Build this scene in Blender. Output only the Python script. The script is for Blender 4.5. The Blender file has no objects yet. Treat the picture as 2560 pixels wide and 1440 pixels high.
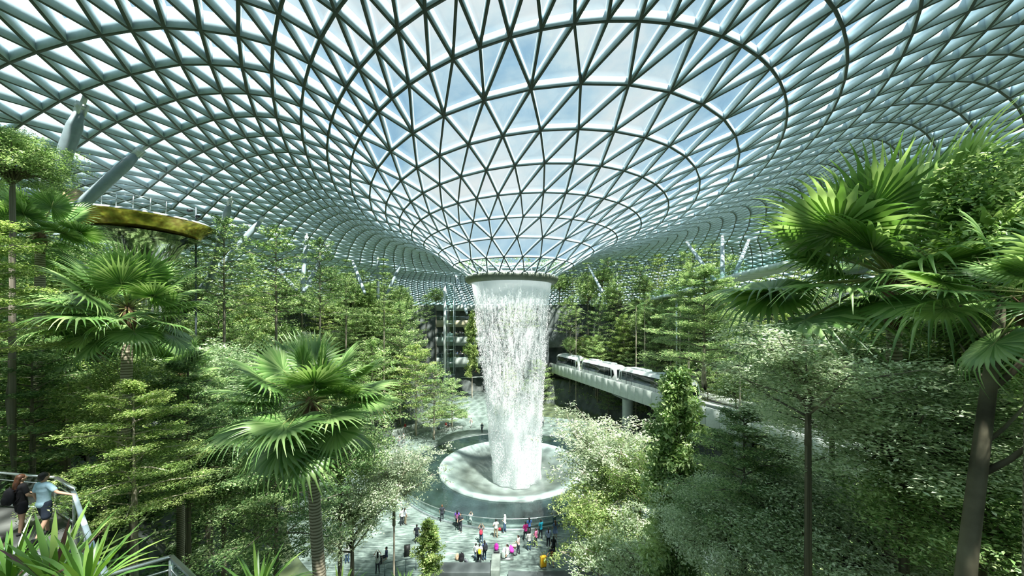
import bpy, bmesh, math, random
import numpy as np
from mathutils import Vector, Matrix
PI = math.pi
SC = bpy.context.scene
COL = SC.collection
random.seed(5)

# ---------------------------------------------------------------- camera
F = 897.0; HZ = 800.0; X0 = 1280.0; EYE = 20.0      # focal length in pixels, horizon row, centre column, eye height
cam = bpy.data.cameras.new('camera'); camo = bpy.data.objects.new('camera', cam); COL.objects.link(camo)
cam.sensor_width = 36.0; cam.lens = F / 2560 * 36.0
cam.shift_y = (HZ - 720) / 2560
cam.clip_start = 0.1; cam.clip_end = 2000
camo.location = (0, 0, EYE); camo.rotation_euler = (math.radians(90), 0, 0)
SC.camera = camo
SC.view_settings.view_transform = 'Standard'; SC.view_settings.look = 'None'
SC.view_settings.gamma = 1; SC.view_settings.exposure = 0.6
SC.cycles.max_bounces = 7; SC.cycles.diffuse_bounces = 3; SC.cycles.adaptive_threshold = .05; SC.cycles.glossy_bounces = 3
SC.cycles.transparent_max_bounces = 12; SC.cycles.transmission_bounces = 4
SC.cycles.caustics_reflective = False; SC.cycles.caustics_refractive = False

# ---------------------------------------------------------------- sky and sun
def nt(m):
    m.use_nodes = True; t = m.node_tree; t.nodes.clear(); return t
def N(t, typ, **kw):
    n = t.nodes.new(typ)
    for k, v in kw.items():
        if k.startswith('i_'):
            key = k[2:]
            key = int(key) if key.isdigit() else key.replace('_', ' ')
            n.inputs[key].default_value = v
        else: setattr(n, k, v)
    return n
def ramp(t, stops):
    r = t.nodes.new('ShaderNodeValToRGB'); e = r.color_ramp.elements
    while len(e) > 1: e.remove(e[-1])
    e[0].position = stops[0][0]; e[0].color = (*stops[0][1], 1)
    for p, c in stops[1:]:
        q = e.new(p); q.color = (*c, 1)
    return r
w = bpy.data.worlds.new('sky'); SC.world = w
t = nt(w); L = t.links.new
tc = N(t, 'ShaderNodeTexCoord'); mp = N(t, 'ShaderNodeMapping'); mp.inputs['Scale'].default_value = (1, 1, 1.8)
nz = N(t, 'ShaderNodeTexNoise', i_Scale=2.3, i_Detail=7.0, i_Roughness=.58)
L(tc.outputs['Generated'], mp.inputs[0]); L(mp.outputs[0], nz.inputs['Vector'])
cr = ramp(t, [(.42, (.36, .60, .80)), (.49, (.55, .77, .90)), (.56, (.76, .90, .955)), (.63, (.90, .96, .975))])
bg = N(t, 'ShaderNodeBackground', i_Strength=.60); wo = N(t, 'ShaderNodeOutputWorld')
L(nz.outputs[0], cr.inputs[0]); L(cr.outputs[0], bg.inputs[0]); L(bg.outputs[0], wo.inputs[0])
sun = bpy.data.lights.new('sun', 'SUN'); sun.energy = 12.0; sun.angle = math.radians(1.8); sun.color = (1, .97, .91)
so = bpy.data.objects.new('sun', sun); COL.objects.link(so)
SUN = Vector((.24, -.40, 1.0)).normalized()
so.rotation_euler = SUN.to_track_quat('Z', 'Y').to_euler()

# ---------------------------------------------------------------- helpers
def at(px, py, Y):                                    # the point at distance Y that stands at that place of the view
    return Vector(((px - X0) / F * Y, Y, EYE + (HZ - py) / F * Y))
def onfloor(px, py, z=0.0):
    Y = F * (EYE - z) / (py - HZ); return Vector(((px - X0) / F * Y, Y, z))
def tag(o, label=None, cat=None, group=None, kind=None):
    if label: o['label'] = label
    if cat: o['category'] = cat
    if group: o['group'] = group
    if kind: o['kind'] = kind
    return o
def empty(name, loc=(0, 0, 0), rz=0.0, label=None, cat=None, group=None):
    o = bpy.data.objects.new(name, None); o.empty_display_size = .3; COL.objects.link(o)
    o.location = loc; o.rotation_euler = (0, 0, rz)
    return tag(o, label, cat, group)
def mesh(name, V, Fs, mat=None, parent=None, smooth=False):
    """V: n x 3; Fs: one (m,k) index array or a list of them"""
    me = bpy.data.meshes.new(name)
    V = np.asarray(V, dtype=np.float32)
    if not isinstance(Fs, list): Fs = [Fs]
    Fs = [np.asarray(f, dtype=np.int32) for f in Fs if len(f)]
    nl = sum(f.size for f in Fs); npoly = sum(len(f) for f in Fs)
    me.vertices.add(len(V)); me.vertices.foreach_set('co', V.ravel())
    me.loops.add(nl); me.loops.foreach_set('vertex_index', np.concatenate([f.ravel() for f in Fs]))
    st = []; s = 0
    for f in Fs:
        k = f.shape[1]; st.append(s + np.arange(len(f)) * k); s += f.size
    me.polygons.add(npoly); me.polygons.foreach_set('loop_start', np.concatenate(st).astype(np.int32))
    me.update(calc_edges=True)
    if smooth: me.polygons.foreach_set('use_smooth', np.ones(npoly, dtype=bool))
    me.validate()
    if mat is not None: me.materials.append(mat)
    return link(name, me, parent)
def link(name, me, parent=None):
    o = bpy.data.objects.new(name, me); COL.objects.link(o)
    if parent is not None: o.parent = parent
    return o
class MB:
    """collects simple solids for one mesh"""
    def __init__(s): s.v = []; s.q = {3: [], 4: []}; s.n = 0
    def add(s, V, Fc):
        V = np.asarray(V, float)
        for f in Fc: s.q.setdefault(len(f), []).append([i + s.n for i in f])
        s.v.append(V); s.n += len(V); return s
    def box(s, c, d, rz=0.0, taper=1.0):
        x, y, z = d[0] / 2, d[1] / 2, d[2] / 2; k = taper
        P = np.array([(-x, -y, -z), (x, -y, -z), (x, y, -z), (-x, y, -z), (-x * k, -y * k, z), (x * k, -y * k, z), (x * k, y * k, z), (-x * k, y * k, z)])
        if rz:
            cs, sn = math.cos(rz), math.sin(rz); P[:, :2] = P[:, :2] @ np.array([[cs, sn], [-sn, cs]])
        return s.add(P + np.array(c), [(0, 3, 2, 1), (4, 5, 6, 7), (0, 1, 5, 4), (1, 2, 6, 5), (2, 3, 7, 6), (3, 0, 4, 7)])
    def bar(s, a, b, wd, ht, up=(0, 0, 1)):
        a, b, up = Vector(a), Vector(b), Vector(up)
        d = (b - a).normalized(); sd = d.cross(up)
        if sd.length < 1e-4: sd = d.cross(Vector((1, 0, 0)))
        sd.normalize(); u2 = sd.cross(d)
        P = []
        for p in (a, b):
            for i, j in ((-1, -1), (1, -1), (1, 1), (-1, 1)): P.append(p + sd * (i * wd / 2) + u2 * (j * ht / 2))
        return s.add([tuple(p) for p in P], [(0, 3, 2, 1), (4, 5, 6, 7), (0, 1, 5, 4), (1, 2, 6, 5), (2, 3, 7, 6), (3, 0, 4, 7)])
    def tube(s, pts, rad, k=8, flat=None):
        pts = [Vector(p) for p in pts]; n = len(pts)
        if not hasattr(rad, '__len__'): rad = [rad] * n
        V = []; prev = None
        for i, p in enumerate(pts):
            d = (pts[min(i + 1, n - 1)] - pts[max(i - 1, 0)]).normalized()
            if prev is None: sd = d.cross(Vector((0, 0, 1)) if abs(d.z) < .9 else Vector((1, 0, 0))).normalized()
            else: sd = (prev - d * prev.dot(d)).normalized()
            prev = sd; u2 = sd.cross(d)
            for j in range(k):
                a = 2 * PI * j / k; V.append(tuple(p + (sd * math.cos(a) + u2 * math.sin(a)) * rad[i]))
        Fc = [(i * k + j, i * k + (j + 1) % k, (i + 1) * k + (j + 1) % k, (i + 1) * k + j) for i in range(n - 1) for j in range(k)]
        V += [tuple(pts[0]), tuple(pts[-1])]
        for j in range(k):
            Fc.append((n * k, (j + 1) % k, j)); Fc.append((n * k + 1, (n - 1) * k + j, (n - 1) * k + (j + 1) % k))
        return s.add(V, Fc)
    def lathe(s, prof, c=(0, 0, 0), k=24, a0=0.0, a1=2 * PI, sx=1.0, sy=1.0):
        full = abs(a1 - a0 - 2 * PI) < 1e-6; m = k if full else k + 1
        V = [(c[0] + r * sx * math.cos(a0 + (a1 - a0) * j / k), c[1] + r * sy * math.sin(a0 + (a1 - a0) * j / k), c[2] + z) for r, z in prof for j in range(m)]
        Fc = []
        for i in range(len(prof) - 1):
            for j in range(k):
                j2 = (j + 1) % m; Fc.append((i * m + j, i * m + j2, (i + 1) * m + j2, (i + 1) * m + j))
        return s.add(V, Fc)
    def ball(s, c, r, k=10, sz=1.0):
        prof = [(r * math.sin(PI * i / 6) + 1e-4, -r * sz * math.cos(PI * i / 6)) for i in range(7)]
        return s.lathe(prof, c, k)
    def build(s, name, mat=None, parent=None, smooth=False):
        return mesh(name, np.concatenate(s.v), [np.array(f) for k, f in s.q.items() if f], mat, parent, smooth)
def bevel(o, wd=.02, seg=2):
    m = o.modifiers.new('bevel', 'BEVEL'); m.width = wd; m.segments = seg; m.limit_method = 'ANGLE'; return o

# ---------------------------------------------------------------- materials
MATS = {}
def pbr(name, col, rough=.6, spec=.5, metal=0.0, var=.12, scale=3.0, bump=0.0, bscale=20.0, em=None, alpha=None, trans=0.0):
    if name in MATS: return MATS[name]
    m = bpy.data.materials.new(name); t = nt(m); L = t.links.new
    b = N(t, 'ShaderNodeBsdfPrincipled', i_Roughness=rough, i_Metallic=metal)
    b.inputs['Specular IOR Level'].default_value = spec
    o = N(t, 'ShaderNodeOutputMaterial'); tc = N(t, 'ShaderNodeTexCoord')
    nz = N(t, 'ShaderNodeTexNoise', i_Scale=scale, i_Detail=5.0); L(tc.outputs['Object'], nz.inputs['Vector'])
    c0 = tuple(max(0, c * (1 - var * 2)) for c in col); c1 = tuple(min(1, c * (1 + var * 2)) for c in col)
    r = ramp(t, [(.3, c0), (.7, c1)]); L(nz.outputs[0], r.inputs[0]); L(r.outputs[0], b.inputs['Base Color'])
    if bump:
        n2 = N(t, 'ShaderNodeTexNoise', i_Scale=bscale, i_Detail=4.0); L(tc.outputs['Object'], n2.inputs['Vector'])
        bp = N(t, 'ShaderNodeBump', i_Strength=bump); L(n2.outputs[0], bp.inputs['Height']); L(bp.outputs[0], b.inputs['Normal'])
    if alpha is not None: b.inputs['Alpha'].default_value = alpha
    if trans: b.inputs['Transmission Weight'].default_value = trans
    L(b.outputs[0], o.inputs[0]); MATS[name] = m; return m
def leafmat(name, dark, mid, light, trans=.3, rough=.42, spec=.5, scale=.6):
    m = bpy.data.materials.new(name); t = nt(m); L = t.links.new
    g = N(t, 'ShaderNodeNewGeometry'); tc = N(t, 'ShaderNodeTexCoord'); oi = N(t, 'ShaderNodeObjectInfo')
    nz = N(t, 'ShaderNodeTexNoise', i_Scale=scale, i_Detail=2.0); L(tc.outputs['Object'], nz.inputs['Vector'])
    a = N(t, 'ShaderNodeMath', operation='MULTIPLY_ADD'); L(g.outputs['Random Per Island'], a.inputs[0]); a.inputs[1].default_value = .55; L(nz.outputs[0], a.inputs[2])
    s = N(t, 'ShaderNodeMath', operation='MULTIPLY_ADD'); L(oi.outputs['Random'], s.inputs[0]); s.inputs[1].default_value = .18; L(a.outputs[0], s.inputs[2])
    r = ramp(t, [(.38, dark), (.82, mid), (1.0, light)]); L(s.outputs[0], r.inputs[0])
    b = N(t, 'ShaderNodeBsdfPrincipled', i_Roughness=rough); b.inputs['Specular IOR Level'].default_value = spec
    L(r.outputs[0], b.inputs['Base Color'])
    tr = N(t, 'ShaderNodeBsdfTranslucent'); hs = N(t, 'ShaderNodeHueSaturation', i_Hue=.485, i_Saturation=1.15, i_Value=1.5); L(r.outputs[0], hs.inputs['Color']); L(hs.outputs[0], tr.inputs[0])
    mx = N(t, 'ShaderNodeMixShader', i_0=trans); L(b.outputs[0], mx.inputs[1]); L(tr.outputs[0], mx.inputs[2])
    o = N(t, 'ShaderNodeOutputMaterial'); L(mx.outputs[0], o.inputs[0]); MATS[name] = m; return m
def glassmat(name, tint=(.9, .97, .97), refl=.06, rough=.02, graze=.5):
    m = bpy.data.materials.new(name); t = nt(m); L = t.links.new
    tr = N(t, 'ShaderNodeBsdfTransparent'); tr.inputs[0].default_value = (*tint, 1)
    gl = N(t, 'ShaderNodeBsdfGlossy', i_Roughness=rough); gl.inputs[0].default_value = (.95, 1, 1, 1)
    lw = N(t, 'ShaderNodeLayerWeight', i_Blend=.25)
    ma = N(t, 'ShaderNodeMath', operation='MULTIPLY_ADD'); L(lw.outputs['Facing'], ma.inputs[0]); ma.inputs[1].default_value = graze * .5; ma.inputs[2].default_value = refl
    mx = N(t, 'ShaderNodeMixShader'); L(ma.outputs[0], mx.inputs[0]); L(tr.outputs[0], mx.inputs[1]); L(gl.outputs[0], mx.inputs[2])
    o = N(t, 'ShaderNodeOutputMaterial'); L(mx.outputs[0], o.inputs[0]); MATS[name] = m; return m
M_steel = pbr('painted_steel', (.50, .62, .67), .34, .5, var=.04)
M_col = pbr('column_paint', (.25, .32, .34), .3, .5, var=.05)
M_glass = glassmat('roof_glass', (.96, .99, .99), .03, .03, .2)
M_rail = glassmat('rail_glass', (.72, .86, .84), .10, .02, .5)
M_conc = pbr('pale_concrete', (.40, .45, .42), .75, .3, var=.08, scale=1.2, bump=.05)
M_dark = pbr('dark_stone', (.075, .09, .09), .6, .4, var=.2, scale=.8, bump=.1)
M_white = pbr('white_paint', (.82, .86, .84), .35, .5, var=.03)
M_black = pbr('black_rubber', (.02, .022, .022), .5, .4)
M_chrome = pbr('brushed_steel', (.6, .66, .66), .25, .5, .9, var=.04)
# ---------------------------------------------------------------- the glass roof: a ring-shaped vault whose middle dips to the oculus
AX, AY = -0.05, 49.0
RU = list(range(15)) + [16, 20, 26, 32, 36, 41]
RA = [5.9, 8.2, 10.4, 12.6, 14.4, 16.1, 17.8, 19.6, 21.3, 23.1, 24.7, 25.9, 27.0, 28.2, 29.4, 31.8, 37.4, 47.5, 58.5, 66.5, 77]
RB = [5.9, 8.4, 11.4, 15.2, 19.7, 23.7, 27.2, 30.5, 33.8, 36.6, 39.2, 41.5, 43.3, 45.0, 46.6, 49.6, 56, 66.5, 78, 86, 97]
RX = [0, .2, .6, 1.1, 1.7, 2.35, 2.95, 3.6, 4.1, 4.6, 5, 5.2, 5.3, 5.3, 5.3, 5.3, 5, 4, 3, 1.5, 0]
RZ = [5.75, 7.1, 8.6, 9.65, 10.35, 11.0, 11.55, 12.15, 12.65, 13.1, 13.5, 13.75, 13.9, 14.0, 14.1, 14.1, 13.5, 11.8, 8.8, 6.2, 2.0]
RT = [0, .01, .018, .027, .033, .038, .042, .045, .047, .048, .05, .05, .05, .05, .05, .05, .04, .025, .01, 0, 0]
NR = 41
def roofP(u, th):
    a = np.interp(u, RU, RA); b = np.interp(u, RU, RB); cx = np.interp(u, RU, RX); z = np.interp(u, RU, RZ); ti = np.interp(u, RU, RT)
    dx = a * np.cos(th)
    return np.stack([AX + cx + dx, AY + b * np.sin(th), EYE + z + ti * dx], -1)
def roofN(u, th):
    du = roofP(u + .25, th) - roofP(np.maximum(u - .25, 0), th); dt = roofP(u, th + .01) - roofP(u, th - .01)
    n = np.cross(du, dt); n /= np.linalg.norm(n, axis=-1, keepdims=True)
    return n * np.sign(n[..., 2:3])
def roofz(x, y):
    lo, hi = 0.0, 41.0
    for _ in range(30):
        m = (lo + hi) / 2
        a = np.interp(m, RU, RA); b = np.interp(m, RU, RB); cx = np.interp(m, RU, RX)
        if ((x - AX - cx) / a) ** 2 + ((y - AY) / b) ** 2 > 1: lo = m
        else: hi = m
    return float(EYE + np.interp(lo, RU, RZ) + np.interp(lo, RU, RT) * (x - AX - np.interp(lo, RU, RX)))
def to_roof(px, py, Y0=10.0):                          # where a line of sight meets the roof
    Y = Y0
    while Y < 150:
        p = at(px, py, Y)
        if p.z > roofz(p.x, p.y): return p
        Y += .1
    return at(px, py, 60)
ring_n = []; n = 24; fr = 0.0; base = 0; ids = []
P = []; Nn = []; DD = []
edges = []; tris = []
prev = None
for i in range(NR + 1):
    if i in (3, 8, 22) and i > 0:
        n2 = n * 2; dbl = True; fr2 = fr
    else:
        n2 = n; dbl = False; fr2 = fr + (.5 / n if i else 0)
    th = 2 * PI * (np.arange(n2) / n2 + fr2) - PI / 2
    P.append(roofP(float(i), th)); Nn.append(roofN(float(i), th))
    DD.append(np.full(n2, np.interp(i, [0, 3, 7, 12, 16, 41], [.22, .28, .45, .85, 1.05, 1.0])))
    st = base; base += n2
    j = np.arange(n2)
    edges.append(np.stack([st + j, st + (j + 1) % n2], 1))
    if prev is not None:
        ps, pn = prev; jj = np.arange(pn)
        if dbl:
            for k in (-1, 0, 1): edges.append(np.stack([ps + jj, st + (2 * jj + k) % n2], 1))
            tris.append(np.stack([ps + jj, st + (2 * jj - 1) % n2, st + (2 * jj) % n2], 1))
            tris.append(np.stack([ps + jj, st + (2 * jj) % n2, st + (2 * jj + 1) % n2], 1))
            tris.append(np.stack([ps + jj, st + (2 * jj + 1) % n2, ps + (jj + 1) % pn], 1))
        else:
            edges.append(np.stack([ps + jj, st + jj], 1)); edges.append(np.stack([ps + jj, st + (jj - 1) % n2], 1))
            tris.append(np.stack([ps + jj, st + (jj - 1) % n2, st + jj], 1)); tris.append(np.stack([ps + jj, st + jj, ps + (jj + 1) % pn], 1))
    prev = (st, n2); n, fr = n2, fr2
P = np.concatenate(P); Nn = np.concatenate(Nn); DD = np.concatenate(DD); E = np.concatenate(edges); T = np.concatenate(tris)
p, q = P[E[:, 0]], P[E[:, 1]]; np_, nq = Nn[E[:, 0]], Nn[E[:, 1]]; dp, dq = DD[E[:, 0], None], DD[E[:, 1], None]
sd = np.cross(q - p, np_ + nq); sd /= np.linalg.norm(sd, axis=1, keepdims=True)
wd = (.06 + .012 * np.clip((dp - .2) / .6, 0, 1))
V = np.stack([p - sd * wd, p + sd * wd, q + sd * wd, q - sd * wd,
              p + np_ * dp - sd * wd, p + np_ * dp + sd * wd, q + nq * dq + sd * wd, q + nq * dq - sd * wd], 1).reshape(-1, 3)
k = np.arange(len(E))[:, None] * 8
Fq = np.concatenate([k + np.array(f) for f in ([0, 1, 2, 3], [7, 6, 5, 4], [0, 3, 7, 4], [1, 5, 6, 2])])
ceil_ = empty('ceiling'); ceil_['kind'] = 'structure'
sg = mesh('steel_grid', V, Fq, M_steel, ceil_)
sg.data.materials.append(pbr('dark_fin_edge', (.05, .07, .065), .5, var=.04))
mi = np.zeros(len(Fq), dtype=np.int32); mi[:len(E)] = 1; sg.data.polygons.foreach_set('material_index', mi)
top = P + Nn * DD[:, None]
mesh('glass_pane', top, T, M_glass, ceil_)
# thin pressure caps over the fins, outside the glass
mb = MB()
mb.lathe([(5.75, -.75), (6.05, -.62), (6.35, -.15), (6.3, .12), (5.95, .2), (5.6, .05), (5.35, -.5), (5.45, -.75), (5.75, -.75)], (AX, AY, EYE + 5.6), 72)
oc = mb.build('oculus_ring', pbr('grey_green_metal', (.24, .27, .22), .45, .4, .3, var=.06), None, True)
tag(oc, 'grey-green steel ring of the oculus, hanging above the falling water', 'ring')
# ---------------------------------------------------------------- ground
TH = [0, 30, 55, 68, 78, 92, 96, 120, 124, 132, 150, 180, 210, 235, 255, 270, 285, 310, 330, 360]
RS = [25, 27, 31, 36, 38, 39, 53, 53, 33, 26, 24, 24, 25, 27, 31, 30, 30, 27, 25, 25]
RW = [20, 16, 14, 9, 8, 8, 2, 2, 16, 18, 20, 22, 22, 23, 20, 18, 20, 24, 22, 20]
def ground(x, y):
    x = np.asarray(x, float); y = np.asarray(y, float)
    r = np.hypot(x - AX, y - AY); a = np.degrees(np.arctan2(y - AY, x - AX)) % 360
    rs = np.interp(a, TH, RS); rw = np.interp(a, TH, RW)
    t = np.clip((r - rs) / rw, 0, 1)
    h = 24 * t
    s = h / 3.0; fl = np.floor(s); frac = s - fl
    h = 3.0 * (fl + np.clip((frac - .55) / .45, 0, 1))
    wv = (x - 8.4) * .954 - (94 - y) * .299
    h = np.where((wv > -1.6) & (wv < 10.2) & (y < 91.5), np.minimum(h, 5.5), h)
    dc = np.hypot(x, y)
    cap = 18.2 + np.maximum(0, dc - 9) * .5
    mid = (np.abs(x + 1.5) < 1.5 + .38 * np.maximum(y, 0)) & (y < 29)
    cap = np.where(mid, np.minimum(cap, np.maximum(0, 18.9 - .74 * np.maximum(y, 0))), cap)
    near = np.clip((22 - y) / 10, 0, 1)
    low = 12.2 + np.maximum(0, np.abs(x) - 13) * .8 + np.maximum(0, 5 - y) * 1.2
    cap = np.where(y < 20, np.minimum(cap, low + (1 - near) * 12), cap)
    return np.minimum(h, cap)
gx = np.arange(-80, 80.1, .8); gy = np.arange(-14, 146, .8)
GX, GY = np.meshgrid(gx, gy); GZ = ground(GX, GY)
nx, ny = len(gx), len(gy)
ii = (np.arange(ny - 1)[:, None] * nx + np.arange(nx - 1)[None]).ravel()
rr = np.hypot(GX - AX, GY - AY).ravel()
keep = ~((rr[ii] < 15.0) & (rr[ii] < 99))
ii = ii[keep]
def terrainmat():
    m = bpy.data.materials.new('terrace_soil'); t = nt(m); L = t.links.new
    g = N(t, 'ShaderNodeNewGeometry'); sx = N(t, 'ShaderNodeSeparateXYZ'); L(g.outputs['Normal'], sx.inputs[0])
    nz = N(t, 'ShaderNodeTexNoise', i_Scale=.7, i_Detail=6.0); L(g.outputs['Position'], nz.inputs['Vector'])
    r1 = ramp(t, [(.35, (.035, .055, .03)), (.65, (.09, .12, .05))]); L(nz.outputs[0], r1.inputs[0])
    r2 = ramp(t, [(.35, (.05, .065, .06)), (.65, (.11, .13, .12))]); L(nz.outputs[0], r2.inputs[0])
    st = ramp(t, [(.75, (0, 0, 0)), (.9, (1, 1, 1))]); L(sx.outputs[2], st.inputs[0])
    mx = N(t, 'ShaderNodeMix', data_type='RGBA'); L(st.outputs[0], mx.inputs[0]); L(r2.outputs[0], mx.inputs[6]); L(r1.outputs[0], mx.inputs[7])
    b = N(t, 'ShaderNodeBsdfPrincipled', i_Roughness=.85); L(mx.outputs[2], b.inputs['Base Color'])
    o = N(t, 'ShaderNodeOutputMaterial'); L(b.outputs[0], o.inputs[0]); return m
Vg = np.stack([GX.ravel(), GY.ravel(), GZ.ravel() - .03], 1)
tag(mesh('terrain', Vg, np.stack([ii, ii + 1, ii + nx + 1, ii + nx], 1), terrainmat()), kind='structure')
# paved plaza: streaky polished stone
def plazamat():
    m = bpy.data.materials.new('plaza_stone'); t = nt(m); L = t.links.new
    tc = N(t, 'ShaderNodeTexCoord'); mp = N(t, 'ShaderNodeMapping'); mp.inputs['Scale'].default_value = (1.1, 5.5, 1); mp.inputs['Rotation'].default_value = (0, 0, .25)
    L(tc.outputs['Object'], mp.inputs[0]); nz = N(t, 'ShaderNodeTexNoise', i_Scale=1.0, i_Detail=6.0, i_Roughness=.65); L(mp.outputs[0], nz.inputs['Vector'])
    r = ramp(t, [(.36, (.06, .085, .075)), (.5, (.15, .20, .18)), (.66, (.30, .37, .33))]); L(nz.outputs[0], r.inputs[0])
    b = N(t, 'ShaderNodeBsdfPrincipled', i_Roughness=.42); b.inputs['Specular IOR Level'].default_value = .4; L(r.outputs[0], b.inputs['Base Color'])
    o = N(t, 'ShaderNodeOutputMaterial'); L(b.outputs[0], o.inputs[0]); return m
mb = MB(); mb.lathe([(14.4, 0.0), (18, .005), (22, .01), (26, .0)], (AX, AY, 0), 120)
mb.box((-1.5, 24, -.01), (22, 14, .02)); mb.box((-12, 88, -.01), (16, 32, .02)); mb.box((22, 60, -.01), (22, 22, .02))
tag(mb.build('floor', plazamat()), kind='structure')

# ---------------------------------------------------------------- pool and bowl
def watermat(name, col, rough, bump, bs, spec=.6):
    m = bpy.data.materials.new(name); t = nt(m); L = t.links.new
    tc = N(t, 'ShaderNodeTexCoord'); nz = N(t, 'ShaderNodeTexNoise', i_Scale=bs, i_Detail=3.0); L(tc.outputs['Object'], nz.inputs['Vector'])
    bp = N(t, 'ShaderNodeBump', i_Strength=bump, i_Distance=.05); L(nz.outputs[0], bp.inputs['Height'])
    b = N(t, 'ShaderNodeBsdfPrincipled', i_Roughness=rough); b.inputs['Specular IOR Level'].default_value = spec; b.inputs['Base Color'].default_value = (*col, 1)
    L(bp.outputs[0], b.inputs['Normal']); o = N(t, 'ShaderNodeOutputMaterial'); L(b.outputs[0], o.inputs[0]); return m
pool = empty('reflecting_pool', (AX, AY, 0), 0, 'dark circular reflecting pool around the bright bowl at the foot of the waterfall', 'pool')
mb = MB(); mb.lathe([(9.75, .10), (14.15, .10)], (0, 0, 0), 128); mb.build('water_surface', watermat('pool_water', (.018, .035, .034), .06, .25, 1.6), pool)
mb = MB(); mb.lathe([(14.1, -.05), (14.1, .16), (14.45, .16), (14.45, -.05)], (0, 0, 0), 128); mb.build('coping', pbr('coping_stone', (.10, .13, .12), .5), pool)
def bowlmat():
    m = bpy.data.materials.new('bowl_water'); t = nt(m); L = t.links.new
    tc = N(t, 'ShaderNodeTexCoord'); sx = N(t, 'ShaderNodeVectorMath', operation='LENGTH'); L(tc.outputs['Object'], sx.inputs[0])
    nz = N(t, 'ShaderNodeTexNoise', i_Scale=.8, i_Detail=7.0, i_Roughness=.75); L(tc.outputs['Object'], nz.inputs['Vector'])
    ma = N(t, 'ShaderNodeMath', operation='MULTIPLY_ADD'); L(nz.outputs[0], ma.inputs[0]); ma.inputs[1].default_value = 2.6; L(sx.outputs['Value'], ma.inputs[2])
    mr = N(t, 'ShaderNodeMapRange'); L(ma.outputs[0], mr.inputs[0]); mr.inputs[1].default_value = 3.2; mr.inputs[2].default_value = 10.9
    r = ramp(t, [(0, (.34, .40, .38)), (.25, (.19, .23, .21)), (.55, (.08, .10, .085)), (.80, (.14, .18, .165)), (1, (.30, .38, .36))]); L(mr.outputs[0], r.inputs[0])
    n2 = N(t, 'ShaderNodeTexNoise', i_Scale=6.0, i_Detail=4.0); L(tc.outputs['Object'], n2.inputs['Vector'])
    bp = N(t, 'ShaderNodeBump', i_Strength=.35, i_Distance=.06); L(n2.outputs[0], bp.inputs['Height'])
    b = N(t, 'ShaderNodeBsdfPrincipled', i_Roughness=.28); L(r.outputs[0], b.inputs['Base Color']); L(bp.outputs[0], b.inputs['Normal'])
    o = N(t, 'ShaderNodeOutputMaterial'); L(b.outputs[0], o.inputs[0]); return m
mb = MB(); mb.lathe([(9.8, .02), (9.75, .34), (9.55, .42), (9.2, .36), (8.6, .12), (7.6, -.35), (6.4, -.85), (5, -1.3), (3.4, -1.7), (.2, -2.0)], (0, 0, 0), 128)
bowl = mb.build('splash_bowl', bowlmat(), None, True); bowl.location = (AX, AY, 0)
tag(bowl, 'wide pale bowl of wet acrylic that the waterfall drops into', 'bowl')
mb = MB(); mb.lathe([(16, -2.6), (.1, -2.6)], (AX, AY, 0), 40); mb.lathe([(14.3, -2.6), (14.3, 0)], (AX, AY, 0), 64)
tag(mb.build('pool_basin', M_dark), kind='structure')
# glass balustrade round the near half of the pool
rail = empty('glass_balustrade', (AX, AY, 0), 0, 'curved glass balustrade with a steel handrail around the near side of the pool', 'balustrade')
A0, A1 = math.radians(178), math.radians(362)
mb = MB(); mb.lathe([(14.85, .0), (14.85, .2), (15.05, .2), (15.05, 0)], (0, 0, 0), 80, A0, A1); mb.build('base_curb', pbr('curb_metal', (.16, .2, .2), .4), rail)
mb = MB(); mb.lathe([(14.95, .2), (14.95, 1.08)], (0, 0, 0), 80, A0, A1); mb.build('glass_panel', M_rail, rail)
mb = MB(); mb.lathe([(14.91, 1.08), (14.91, 1.14), (14.99, 1.14), (14.99, 1.08), (14.91, 1.08)], (0, 0, 0), 80, A0, A1); mb.build('handrail', M_chrome, rail)
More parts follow.
